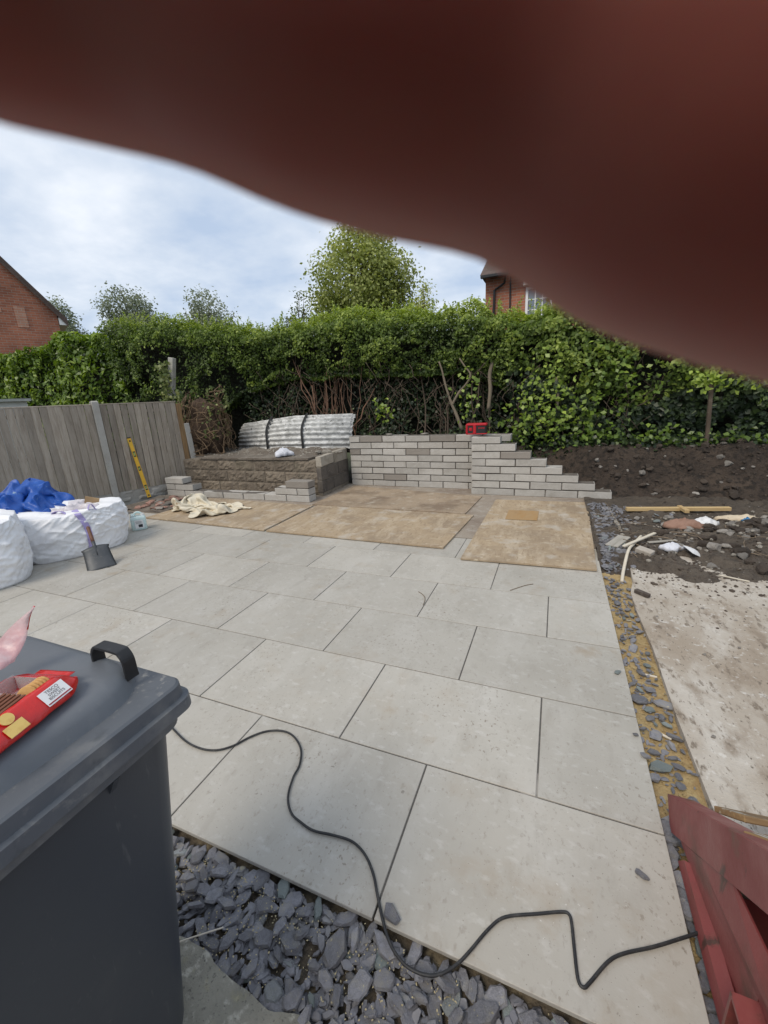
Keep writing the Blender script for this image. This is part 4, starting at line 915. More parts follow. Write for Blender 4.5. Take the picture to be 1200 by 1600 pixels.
# label with print on the front face
lw, lh = .072, .034
lt = thing('x', 'x', 'x'); bpy.data.objects.remove(lt)
ang_l = 0
lab_o = Vector((.052, side_y*.0905, .030))
t = MB(); V = []
for i in range(7):
    for j in range(3):
        V.append((lab_o.x-.004+lw*i/6, side_y*(.1205-.032*(j/2)+.002), .0185+.0325*j/2+.0028))
t.add(V, [(i*3+j, i*3+j+1, (i+1)*3+j+1, (i+1)*3+j) for i in range(6) for j in range(2)]); lbl = obj('paper_label', t, M['label_white'], pk); lbl.modifiers.new('t', 'SOLIDIFY').thickness = .0006
lab_n = Vector((0, side_y*.0325, .032)).normalized(); lab_up = Vector((0, -side_y*.032, .0325)).normalized(); lab_rt = Vector((-1, 0, 0)) if side_y > 0 else Vector((1, 0, 0))
lab_rt = lab_up.cross(lab_n)
lab_c = Vector((lab_o.x-.004+lw/2, side_y*(.1205-.016+.002), .0185+.01625+.0028))
def text_mesh(s, size):
    cu = bpy.data.curves.new('lettering', 'FONT'); cu.body = s; cu.size = size; cu.align_x = 'CENTER'; cu.align_y = 'CENTER'; cu.extrude = .00012
    ob = bpy.data.objects.new('tmp', cu); col.objects.link(ob); dg = bpy.context.evaluated_depsgraph_get(); me = bpy.data.meshes.new_from_object(ob.evaluated_get(dg)); bpy.data.objects.remove(ob); bpy.data.curves.remove(cu); return me
def stick(o, dx, dy, parent=lbl):
    o.parent = parent; mw = Matrix((lab_rt, lab_up, lab_n)).transposed().to_4x4(); mw.translation = lab_c+lab_rt*dx+lab_up*dy+lab_n*.0007; o.matrix_local = mw
M['print_grey'] = mat('print_grey', (0.16, 0.13, 0.13), .6); M['maroon'] = mat('maroon', (0.3, 0.02, 0.03), .5)
for s, sz, dy in (('TESCO', .0125, .0145), ('SWEET', .0115, .0035), ('BISCUITS', .0115, -.0065)): stick(link('lettering', text_mesh(s, sz), M['print_grey']), 0, dy)
t = MB(); t.box(-.034, .034, -.0018, .0018, -.0002, .0003); stick(obj('stripe', t, M['maroon']), 0, -.0175)
# biscuits pictured on the wrapper
t = MB(); t.cbox(-.024, .024, -.015, .015, -.0004, .0016, .0003); pr = obj('printed_biscuit', t, M['print_yellow'], pk); stick(pr, 0, 0, pk); pr.location = pr.location + Vector((.118, side_y*.008, -.009))
t = MB(); t.tube([(0, 0, -.0004), (0, 0, .0016)], .016, 18); pr = obj('printed_biscuit', t, M['print_yellow'], pk); stick(pr, 0, 0, pk); pr.location = pr.location + Vector((.118, -side_y*.014, .015))
# biscuits in the tray: things of their own
pm = Matrix.Translation(pk.location) @ Matrix.Rotation(pk.rotation_euler.z, 4, 'Z') @ Matrix.Scale(PS, 4)
def disc(r, h, seed):
    m_ = MB(); n_ = 26; rr = lambda i: r*(1+.03*math.sin(13*6.283*i/n_)); 
    m_.loft([[(rr(i)*s*math.cos(6.2832*i/n_), rr(i)*s*math.sin(6.2832*i/n_), z) for i in range(n_)] for s, z in ((.93, 0), (1, h*.3), (1, h*.7), (.93, h), (.5, h*1.04))]); me = m_.mesh('round_biscuit'); me.materials.append(M['biscuit']); return me
dm = disc(.028, .007, 1); dm2 = disc(.036, .009, 2)
def place(name, me, lx, ly, lz, rot, label, cat, group=None, m_=None):
    o = link(name, me, m_); w_ = pm @ Vector((lx, side_y*ly, lz)); o.location = w_; o.rotation_euler = (rot[0], rot[1], rot[2]+pk.rotation_euler.z); o.scale = (PS, PS, PS); return tag(o, label, cat, group)
for k_ in range(5): place('round_biscuit', dm, .060+k_*.0098, .036+.002*math.sin(k_), .034, (0, 1.15, .25), 'round golden biscuit in the leaning row nearest the packet label', 'biscuit', 'row of round biscuits')
wm = MB(); wm.cbox(-.045, .045, -.0055, .0055, -.006, .006, .0008); wme = wm.mesh('wafer_biscuit'); wme.materials.append(M['wafer'])
for k_ in range(5): place('wafer_biscuit', wme, .158, .046-k_*.0155, .045, (.1, 0, .08), 'dark chocolate wafer finger laid in the middle of the tray', 'biscuit', 'chocolate wafer fingers')
for k_ in range(2): place('wafer_biscuit', wme, .156, .03-k_*.02, .030, (0, 0, .05), 'dark chocolate wafer finger under the top row in the tray', 'biscuit', 'lower wafer fingers')
for k_ in range(3): place('sandwich_biscuit', dm2, .225, -.035+.02*k_, .030+.01*k_, (.15, .12, 0), 'large pale round biscuit beyond the wafers in the tray', 'biscuit', 'large round biscuits')
# ================================================================== cable
M['cable'] = mat('cable', (0.022, 0.022, 0.023), .5, [(25, (0.06, 0.058, 0.055), .5, .7, .7), (80, (0.16, 0.15, 0.13), .63, .72, .6)], [(90, .2, .001)])
cp_ = [(-120, 1250), (-40, 1205), (40, 1150), (110, 1100), (165, 1072), (200, 1070), (225, 1085), (250, 1117), (265, 1133), (290, 1158), (315, 1170), (340, 1172), (365, 1165), (390, 1152), (415, 1143), (440, 1142), (458, 1150), (470, 1170), (468, 1195), (458, 1215), (450, 1245), (455, 1270), (470, 1285), (490, 1298), (520, 1305), (550, 1315), (570, 1335), (583, 1365), (590, 1400), (600, 1445), (613, 1480), (635, 1508), (665, 1522), (690, 1520), (715, 1505), (735, 1485), (765, 1450), (790, 1433), (840, 1428), (878, 1425), (889, 1429), (893, 1442), (897, 1480), (903, 1530), (912, 1543), (922, 1535), (950, 1503), (975, 1490), (1020, 1480), (1060, 1468), (1100, 1455), (1140, 1440)]
pts = []
for x, y in cp_:
    p = G(x, y, .008); z = .0085
    if p[1] < .02: z = .006 if p[1] > -.03 else .004
    if x >= 1060: z = .009
    pts.append((p[0], p[1], z))
t = MB(); t.tube(smooth_path(pts, 6), .0047, 8); tag(obj('cable', t, M['cable'], smooth=True), 'black rubber cable snaking over the paving and slate bed', 'cable')

# ================================================================== red steel skip
M['red_paint'] = mat('red_paint', (0.235, 0.055, 0.051), 0.5, [(2.5, (0.19, 0.046, 0.042), .45, .65, .7), (9, (0.28, 0.085, 0.078), .55, .72, .5), (13, (0.06, 0.032, 0.024), .60, .66, .9, 6, (1, 1, .3)), (4, (0.10, 0.048, 0.032), .56, .68, .75, 8), (5, (0.16, 0.11, 0.075), .62, .70, .6, 8), (70, (0.35, 0.14, 0.12), .7, .76, .5)],
    [(8, .12, .01), (70, .3, .003)], rlayers=(5, .35, .7, .34, .62))
M['red_inside'] = mat('red_inside', (0.16, 0.03, 0.028), .7, [(5, (0.1, 0.05, 0.035), .45, .65, .8)], [(40, .4, .004)])
SX = 2.152
sk = thing('steel_skip', 'scuffed red steel skip end with sloping rail beside the paving', 'skip', (SX, 0, 0))
def prism(m_, poly, x0, x1):
    k = len(poly); m_.add([(x0, y, z) for y, z in poly]+[(x1, y, z) for y, z in poly], [tuple(reversed(range(k))), tuple(range(k, 2*k))]+[(i, (i+1) % k, k+(i+1) % k, k+i) for i in range(k)])
# local y,z equal the world's
d_ = (-.757, .655)
tt, tb = (.722, .074), (.622, .002)
tt2 = (tt[0]+d_[0]*1.38, tt[1]+d_[1]*1.38); tb2 = (tt2[0]-.051, tt2[1]-.117)
SW = 1.25
def rail(x0, dirx):
    m_ = MB(); prism(m_, [tb, (tb[0]+.028, tb[1]+.004), tt, tt2, tb2], min(x0, x0+dirx*.006), max(x0, x0+dirx*.006))
    fl_ = [(tt[0], tt[1]), (tt[0]-.006*.655, tt[1]-.006*.757), (tt2[0]-.006*.655, tt2[1]-.006*.757), tt2]
    a, b = x0+dirx*.0065, x0+dirx*.085; prism(m_, fl_, min(a, b), max(a, b))
    f2 = [(tb[0], tb[1]+.001), (tb[0]+.004, tb[1]+.007), (tb2[0]+.004, tb2[1]+.006), tb2]; prism(m_, f2, min(a, b), max(a, b))
    fe = [(tb[0]+.028, tb[1]+.004), tt, (tt[0]-.008, tt[1]-.002), (tb[0]+.02, tb[1]+.006)]; prism(m_, fe, min(a, b), max(a, b)-.0007)
    o = obj('sloping_rail', m_, M['red_paint'], sk); bv = o.modifiers.new('b', 'BEVEL'); bv.width = .003; bv.segments = 2; bv.limit_method = 'ANGLE'; return o
rail(0, 1); rail(SW, -1)
# side skirt: leaning plate along the ground with a fold, then the inset panel
def side_plate(name, prof, y0, y1a, y1b, th=.006):
    m_ = MB(); V = []; k = len(prof)
    for i, (x, z) in enumerate(prof):
        ye = y1a+(y1b-y1a)*i/(k-1); V += [(x, y0, z), (x, ye, z)]
    m_.add(V, [(2*i, 2*i+1, 2*i+3, 2*i+2) for i in range(k-1)]); o = obj(name, m_, M['red_paint'], sk); o.modifiers.new('t', 'SOLIDIFY').thickness = th; return o
side_plate('base_rail', [(-.002, .003), (.004, .05), (.030, .075)], -1.6, .52, .46)
V = [(.010, .565, .045), (.010, .25, .345), (.022, .02, .375), (.03, -.6, .66), (.055, -1.6, .66), (.004, .40, .185), (.006, -.02, .315), (.03, -1.6, .33),
     (.03, .072, .212), (.04, .072, .072), (.03, -.335, .212), (.04, -.335, .072), (.05, -1.6, .212), (.055, -1.6, .072)]
FS = [(0, 1, 5), (1, 2, 6, 5), (2, 3, 6), (3, 4, 7, 6), (0, 5, 8, 9), (5, 6, 8), (6, 10, 8), (6, 7, 12, 10), (10, 12, 13, 11)]
for mir in (0, 1):
    m2_ = MB(); m2_.add([((SW-x) if mir else x, y, z) for x, y, z in V], [tuple(reversed(f)) for f in FS] if mir else FS); o = obj('side_panel', m2_, M['red_paint'], sk); o.modifiers.new('t', 'SOLIDIFY').thickness = .005
# lifting pocket: a square tube let into the side
Y0, Y1, Z0, Z1 = -.33, .068, .076, .208; pk_ = MB(); t_ = .010
for x0_, x1_ in ((-.022, .40),):
    for a, b, c_, d2 in ((Y0, Y1, Z1-t_, Z1), (Y0, Y1, Z0, Z0+t_), (Y1-t_, Y1, Z0+t_, Z1-t_), (Y0, Y0+t_, Z0+t_, Z1-t_)): pk_.box(x0_, x1_, a, b, c_, d2)
po = obj('lifting_pocket', pk_, M['red_paint'], sk); q = MB(); q.box(.39, .40, Y0+t_, Y1-t_, Z0+t_, Z1-t_); obj('pocket_back', q, M['red_inside'], po)
rp = MB(); prism(rp, [(.60, .02), (.60, .012), (-.41, .886), (-.40, .898)], .046, SW-.046); obj('ramp_plate', rp, M['red_inside'], sk)
fl2 = MB(); fl2.box(.03, SW-.03, -1.6, .45, .01, .02); obj('floor_plate', fl2, M['red_inside'], sk)
# planks lying in the skip
M['painted_plank'] = mat('painted_plank', (0.30, 0.19, 0.085), .85, [(4, (0.17, 0.105, 0.055), .42, .62, .8, 5, (.3, 2, 2)), (5, (0.62, 0.60, 0.53), .62, .66, .85, 4, (.5, 1.5, 1)), (26, (0.38, 0.25, 0.11), .55, .7, .6, 5, (.3, 3, 3))], [(40, .5, .003, (.3, 3, 3))], coord='obj')
pn = Vector((0, .655, .757)); pl0 = Vector((SX, tt[0], tt[1]))
def on_ramp(px, py, h):
    d = Vector(ray(px, py)); o_ = Vector(CAM); tt_ = (pl0+pn*h-o_).dot(pn)/d.dot(pn); return o_+d*tt_
for (a, b, wd_, h, lab) in (((1095, 1254), (1230, 1282), .10, .012, 'old plank with flaking white paint lying highest up inside the skip'), ((1120, 1277), (1230, 1315), .09, .004, 'brown plank with white paint flakes lying against the skip rail')):
    A_, B_ = on_ramp(*a, h), on_ramp(*b, h); ex = (B_-A_).normalized(); ey = pn.cross(ex).normalized(); L_ = .9
    A_ = A_+ex*max(0, (SX+.10-A_.x)/ex.x); t = MB(); t.cbox(0, L_, -wd_, 0, -.02, .0, .003) if ey.dot(Vector((0, 1, 0))) > 0 else t.cbox(0, L_, 0, wd_, -.02, .0, .003)
    o = obj('plank', t, M['painted_plank']); o.matrix_world = Matrix.Translation(A_) @ Matrix((ex, ey, pn)).transposed().to_4x4(); tag(o, lab, 'plank')

# ================================================================== timber, sacks and rubble on the dug earth
M['fresh_timber'] = mat('fresh_timber', (0.52, 0.38, 0.19), .8, [(8, (0.42, 0.28, 0.13), .45, .65, .8, 5, (.3, 3, 3))], [(30, .3, .003, (.3, 3, 3))], coord='objrand')
M['grey_wood'] = mat('grey_wood', (0.38, 0.355, 0.31), .9, [(10, (0.26, 0.24, 0.2), .45, .65, .8, 5, (.3, 3, 3))], [(30, .4, .003, (.3, 3, 3))], coord='objrand')
M['pale_stick'] = mat('pale_stick', (0.60, 0.54, 0.44), .85, [(14, (0.48, 0.41, 0.31), .5, .7, .7)], coord='objrand')
M['dark_stick'] = mat('dark_stick', (0.07, 0.055, 0.045), .9, [(30, (0.14, 0.12, 0.1), .5, .7, .7)], [(40, .6, .004)], coord='objrand')
def zg(x, y): return max(yard_h(x, y), rub_h(x, y) if x < 2.75 and y > 2.9 else -9, -.012 if x > 2.33 and y < 3.9 else -9)
def bar_px(name, a, b, w_, th, m_, label, cat, lift=.0, z0=.02):
    A_, B_ = G(*a, z0), G(*b, z0); A_ = Vector((A_[0], A_[1], zg(A_[0], A_[1])+lift)); B_ = Vector((B_[0], B_[1], zg(B_[0], B_[1])+lift)); ex = (B_-A_); L_ = ex.length; ex.normalize(); ez = Vector((0, 0, 1)); ey = ez.cross(ex).normalized(); ez = ex.cross(ey)
    t = MB(); t.cbox(0, L_, -w_/2, w_/2, 0, th, min(.003, th*.2)); o = obj(name, t, m_); o.matrix_world = Matrix.Translation(A_) @ Matrix((ex, ey, ez)).transposed().to_4x4(); return tag(o, label, cat)
bar_px('timber_batten', (978, 800), (1140, 800), .06, .045, M['fresh_timber'], 'long pale timber batten lying in front of the soil bank', 'timber', .03)
bar_px('timber_offcut', (1060, 798), (1073, 806), .05, .04, M['fresh_timber'], 'short brown timber offcut against the long batten', 'timber', .03)
bar_px('board_offcut', (955, 858), (975, 843), .12, .014, M['grey_wood'], 'flat grey board offcut lying on the slate rubble', 'timber', .02)
bar_px('lath', (973, 866), (1022, 843), .03, .016, M['pale_stick'], 'straight pale lath crossing the bent hose', 'timber', .04)
bar_px('lath', (1012, 853), (1056, 850), .035, .01, M['grey_wood'], 'thin greenish grey lath half buried in the earth', 'timber', .012)
bar_px('thin_cane', (1124, 895), (1172, 905), .012, .010, M['pale_stick'], 'thin pale cane lying on the concrete yard', 'cane', .006)
bar_px('charred_stick', (993, 920), (1015, 929), .035, .03, M['dark_stick'], 'short thick dark stick at the end of the sandy strip', 'stick', .004)
bar_px('splinter', (1024, 1127), (1052, 1140), .012, .008, M['pale_stick'], 'pale wood splinter among the slates of the sandy strip', 'stick', .025)
bar_px('splinter', (1010, 1040), (1029, 1044), .014, .008, M['pale_stick'], 'short tan splinter lying on sand beside a slate group', 'stick', .02)
pth_ = [G(*p_, .03) for p_ in ((973, 898), (975, 885), (981, 868), (990, 855), (1001, 843))]
t = MB(); t.tube(smooth_path([(p_[0], p_[1], zg(p_[0], p_[1])+.03) for p_ in pth_], 6), .014, 8); tag(obj('bent_hose', t, M['pale_stick'], smooth=True), 'bent pale hose sticking out of the rubble under the lath', 'hose')
M['brick_stone'] = mat('brick_stone', (0.40, 0.36, 0.31), .95, [(10, (0.3, 0.26, 0.21), .45, .65, .8)], [(40, .7, .006)], coord='obj')
p = G(1006, 870, .03); t = MB(); t.cbox(-.07, .07, -.04, .04, 0, .05, .006); o = obj('brick_piece', t, M['brick_stone'], None, False, (p[0], p[1], zg(p[0], p[1])-.004), (.1, .12, -.6)); tag(o, 'pale broken brick lying beside the lath', 'brick')
M['orange_sack'] = mat('orange_sack', (0.27, 0.16, 0.115), .8, [(9, (0.17, 0.09, 0.06), .45, .65, .8)], [(30, .5, .006)], coord='obj')
M['white_sheet'] = mat('white_sheet', (0.66, 0.66, 0.66), .6, [(9, (0.5, 0.49, 0.47), .45, .65, .8)], [(30, .4, .006)], coord='obj')
M['beige_sack'] = mat('beige_sack', (0.58, 0.49, 0.36), .8, [(9, (0.45, 0.36, 0.25), .45, .65, .8)], [(30, .4, .006)], coord='obj')
M['blue_bit'] = mat('blue_bit', (0.02, 0.16, 0.35), .5)
def heap(name, px, py, r, ecc, h, m_, label, cat, rot=0, seed=1):
    p_ = G(px, py, .06); o = cloth(name, lambda a: r/math.sqrt(math.cos(a)**2+(math.sin(a)/ecc)**2)*(1+.15*math.sin(3*a+seed)+.1*math.sin(5*a+2*seed)), lambda x, y: .012+h*math.exp(-((x/r)**2+(y/(r*ecc))**2)*1.4)*(.7+.5*ridged(x, y, 2.2/r*.5, seed))+h*.3*ridged(x, y, 4/r*.5, seed+3)**3, m_, 26, .004)
    o.location = (p_[0], p_[1], zg(p_[0], p_[1])-.012); o.rotation_euler = (0, 0, rot); return tag(o, label, cat)
heap('torn_sack', 1068, 826, .22, .5, .07, M['orange_sack'], 'brown orange torn sack crumpled on the earth heap', 'sack', .1, 2)
heap('plastic_sheet', 1100, 822, .15, .6, .07, M['white_sheet'], 'torn white plastic sheet beside the orange sack', 'sheet', .4, 4)
heap('paper_sack', 1165, 815, .24, .5, .06, M['beige_sack'], 'flattened beige paper sack near the end of the batten', 'sack', -.25, 5)
heap('blue_scrap', 1166, 819, .05, .6, .04, M['blue_bit'], 'small blue scrap poking from the beige sack', 'scrap', 0, 3)
p = G(1083, 863, .03); t = MB(); V = [(-.07, -.08, .05), (.06, -.09, .0), (.08, .07, .03), (-.06, .08, .06), (0, 0, .055)]; t.add(V, [(0, 1, 4), (1, 2, 4), (2, 3, 4), (3, 0, 4)]); o = obj('card_scrap', t, M['white_sheet'], None, False, (p[0], p[1], zg(p[0], p[1])-.0), (.1, .1, .4)); o.modifiers.new('t', 'SOLIDIFY').thickness = .003; tag(o, 'square scrap of white card tilted on the earth', 'scrap')
heap('grey_rag', 1050, 858-5, .12, .5, .05, M['rag'], 'grey rag lying flat among the clods', 'rag', .3, 7)
# clods and stones: the larger ones are pieces of the earth, small ones joined
M['stone'] = mat('stone', (0.24, 0.22, 0.195), .9, [(10, (0.15, 0.135, 0.118), .45, .65, .8), (40, (0.36, 0.34, 0.31), .58, .7, .6)], [(40, .6, .006)], rand=.4, coord='objrand')
M['clod'] = mat('clod', (0.06, 0.046, 0.036), .95, [(14, (0.1, 0.08, 0.06), .5, .7, .8)], [(40, 1, .01)], rand=.3, coord='objrand')
def recol(me, m_): n_ = me.copy(); n_.materials.clear(); n_.materials.append(m_); return n_
stones = [recol(l, M['stone']) for l in lumps]; clods = [recol(l, M['clod']) for l in lumps]
earth_o = bpy.data.objects['earth']; bank_o = bpy.data.objects['soil_bank']
for i in range(400):
    x, y = random.gauss(4.1, 1.2), random.gauss(4.1, .42)
    if x < 2.6 or y > 5.4 or y < 3.3: continue
    s = random.choice((.04, .05, .06, .08, .1, .13)); st_ = random.random() < .45
    o = link('stone' if st_ else 'clod', random.choice(stones if st_ else clods), parent=earth_o, loc=(x, y, yard_h(x, y)+s*.12), rot=(random.uniform(-.3, .3), random.uniform(-.3, .3), random.random()*6.28)); o.scale = (s, s, s*random.uniform(.7, 1.1))
for i in range(260):
    x = random.uniform(2.2, 7); y = random.uniform(5.85, 7.0); s = random.choice((.035, .05, .06, .09, .12)); st_ = random.random() < .22
    o = link('stone' if st_ else 'clod', random.choice(stones if st_ else clods), parent=bank_o, loc=(x, y, bank_h(x, y)+s*.12), rot=(random.uniform(-.3, .3), random.uniform(-.3, .3), random.random()*6.28)); o.scale = (s, s, s)
def scatter(name, parent, n_, fn, meshes, smin, smax):
    V, F = [], []; base = [(np.array([tuple(v.co) for v in me.vertices]), [tuple(p_.vertices) for p_ in me.polygons]) for me in meshes]; mb = MB()
    for _ in range(n_):
        x, y, z = fn(); s = random.uniform(smin, smax); a = random.random()*6.28; c_, s_ = math.cos(a), math.sin(a); v, f = random.choice(base)
        vv = v*s; mb.add(np.stack([vv[:, 0]*c_-vv[:, 1]*s_+x, vv[:, 0]*s_+vv[:, 1]*c_+y, vv[:, 2]+z], 1).tolist(), f)
    return mb
tiny = [lump_mesh(100+i, 1) for i in range(5)]
def f1():
    x, y = random.gauss(4.2, 1.5), random.gauss(4.1, .6); x = min(8.5, max(2.5, x)); y = min(5.6, max(2.9, y)); return x, y, zg(x, y)+.004
tag(obj('grit', scatter('grit', earth_o, 1500, f1, tiny, .012, .05), M['clod'], earth_o), kind='stuff')
def f5():
    x, y = random.uniform(2.36, 7), 3.5-abs(random.gauss(0, .45)); return x, y, zg(x, y)+.001
tag(obj('crumbs', scatter('crumbs', earth_o, 1100, f5, tiny, .005, .028), M['clod'], earth_o), kind='stuff')
def f2():
    x, y = random.uniform(2.4, 6.5), random.gauss(3.6, .9); y = min(5.6, max(1.2, y)); return x, y, zg(x, y)+.002
tag(obj('pale_grit', scatter('pale_grit', earth_o, 420, f2, tiny, .008, .03), M['stone'], earth_o), kind='stuff')
def f3():
    x = random.uniform(2.3, 7); y = random.uniform(5.75, 7.3); return x, y, bank_h(x, y)
tag(obj('grit', scatter('grit', bank_o, 700, f3, tiny, .012, .05), M['clod'], bank_o), kind='stuff')
def f4(): x = random.uniform(-5.1, -2.2); y = random.uniform(5.45, 6.5); return x, y, fill_h(x, y)
tag(obj('grit', scatter('grit', None, 350, f4, tiny, .012, .06), M['lump'], bpy.data.objects['raised_ground']), kind='stuff')
# broken bricks and dirt at the foot of the fence
def deb_h(x, y): return .004+.03*max(0, fbm(x, y, 2, 4, 3)+.2)+.012*abs(fbm(x, y, 5, 3, 14))
heightfield('fence_debris', -5.2, -4.1, 3.66, 4.68, .03, deb_h, M['fill'])
M['red_rubble'] = mat('red_rubble', (0.27, 0.15, 0.115), .95, [(12, (0.35, 0.3, 0.26), .5, .68, .8)], [(40, .7, .006)], rand=.3, coord='objrand')
rrub = [recol(l, M['red_rubble']) for l in lumps]; deb_o = bpy.data.objects['fence_debris']
for i in range(46):
    x, y = random.uniform(-5.05, -4.15), random.uniform(3.75, 4.6); s = random.uniform(.06, .16); o = link('rubble_piece', random.choice(rrub if random.random() < .55 else stones), parent=deb_o, loc=(x, y, deb_h(x, y)+s*.1), rot=(0, 0, random.random()*6.28)); o.scale = (s*1.2, s, s*.5)
# roots, splinters and pale bits strewn over the dug earth
rt_ = MB(); M['root_wood'] = mat('root_wood', (0.23, 0.175, 0.12), .9, [(6, (0.12, 0.09, 0.06), .45, .6, .8)])
for q_ in range(95):
    x, y = min(7.5, max(2.4, random.gauss(3.7, 1.1))), min(5.4, max(3.35, random.gauss(4.2, .5))); a = random.random()*6.28; L_ = random.uniform(.06, .3); z = zg(x, y)+.012
    rt_.tube([(x+L_*t_*math.cos(a)+.03*noise.noise((q_, t_*2, 1)), y+L_*t_*math.sin(a)+.03*noise.noise((q_, t_*2, 5)), z+.02*random.random()) for t_ in (0, .33, .66, 1)], random.uniform(.0015, .0045), 4)
tag(obj('roots', rt_, M['root_wood'], earth_o), kind='stuff')
def f6():
    x, y = min(8, max(2.4, random.gauss(3.9, 1.2))), min(5.5, max(3.2, random.gauss(4.2, .5))); return x, y, zg(x, y)+.008
tag(obj('broken_bits', scatter('broken_bits', earth_o, 420, f6, tiny, .018, .06), M['lump'], earth_o), kind='stuff')
# twigs on the paving
M['twig'] = mat('twig', (0.17, 0.13, 0.09), .9)
for pp_, lab in ((((797, 923), (812, 918), (822, 915), (833, 913)), 'curved brown twig lying on the paving below the patched board'), (((654, 925), (662, 931), (664, 938), (661, 946)), 'small forked dry twig across a paving joint')):
    pw = [G(*q_) for q_ in pp_]; t = MB(); t.tube(smooth_path([(q_[0], q_[1], .004) for q_ in pw], 4), .0028, 5)
    tag(obj('twig', t, M['twig'], smooth=True), lab, 'twig')
pw = [G(*q_, -.02) for q_ in ((278, 1478), (300, 1470), (350, 1454))]; t = MB(); t.tube([(q_[0], q_[1], -.006) for q_ in pw], .0022, 5); tag(obj('straw', t, M['pale_stick']), 'dry straw stalk lying on slates beside the bin', 'straw')
# ================================================================== hedge, trees, ivy
def leaves(name, Cn, Nn, size, tint, material, parent=None, aspect=.55, spread=.6):
    n_ = len(Cn); Nn = Nn + rng.normal(0, spread, (n_, 3)); Nn /= np.linalg.norm(Nn, axis=1)[:, None]+1e-9
    t_ = rng.normal(0, 1, (n_, 3)); t_ -= Nn*(t_*Nn).sum(1)[:, None]; t_ /= np.linalg.norm(t_, axis=1)[:, None]+1e-9
    b_ = np.cross(Nn, t_); s = size[:, None]
    fold = Nn*s*.10
    V = np.stack([Cn-t_*s*.5, Cn-t_*s*.05+b_*s*aspect*.5+fold, Cn+t_*s*.5-fold*.6, Cn-t_*s*.05-b_*s*aspect*.5+fold], 1).reshape(-1, 3)
    Fq = np.arange(n_*4).reshape(n_, 4)
    me = np_mesh(name, V, Fq, np.clip(tint, 0, 1)); o = link(name, me, material, parent); o['kind'] = 'stuff'; return o
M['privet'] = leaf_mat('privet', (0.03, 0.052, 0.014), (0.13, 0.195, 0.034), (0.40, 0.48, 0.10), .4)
M['laurel'] = leaf_mat('laurel', (0.04, 0.07, 0.014), (0.135, 0.215, 0.032), (0.36, 0.46, 0.08), .5, .3, .4)
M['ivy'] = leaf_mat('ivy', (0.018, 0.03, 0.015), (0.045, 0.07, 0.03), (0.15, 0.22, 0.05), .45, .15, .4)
M['pale_ivy'] = leaf_mat('pale_ivy', (0.03, 0.045, 0.015), (0.10, 0.14, 0.04), (0.32, 0.34, 0.13), .4)
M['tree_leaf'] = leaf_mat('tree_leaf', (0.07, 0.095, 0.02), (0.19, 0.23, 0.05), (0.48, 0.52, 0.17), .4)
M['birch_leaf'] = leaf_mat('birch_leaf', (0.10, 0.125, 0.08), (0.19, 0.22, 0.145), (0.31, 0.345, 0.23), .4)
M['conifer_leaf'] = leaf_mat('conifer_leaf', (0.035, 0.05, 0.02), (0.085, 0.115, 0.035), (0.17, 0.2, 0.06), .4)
M['bark'] = mat('bark', (0.11, 0.082, 0.06), .95, [(8, (0.06, 0.045, 0.034), .45, .65, .8, 5, (1, 1, .25)), (20, (0.2, 0.165, 0.125), .58, .7, .7)], [(25, .8, .01, (1, 1, .25))])
M['pale_bark'] = mat('pale_bark', (0.2, 0.165, 0.12), .95, [(8, (0.17, 0.135, 0.1), .45, .65, .8, 5, (1, 1, .3))], [(25, .7, .008, (1, 1, .25))])
M['red_bark'] = mat('red_bark', (0.20, 0.115, 0.075), .95, [(8, (0.11, 0.065, 0.045), .45, .65, .8, 5, (1, 1, .3))], [(25, .7, .008, (1, 1, .25))])
M['hedge_core'] = mat('hedge_core', (0.014, 0.015, 0.009), .95, [(6, (0.025, 0.028, 0.014), .5, .7, .8)], [(12, 1, .06), (50, 1, .02)])  # near-black stands in for the shade inside the hedges

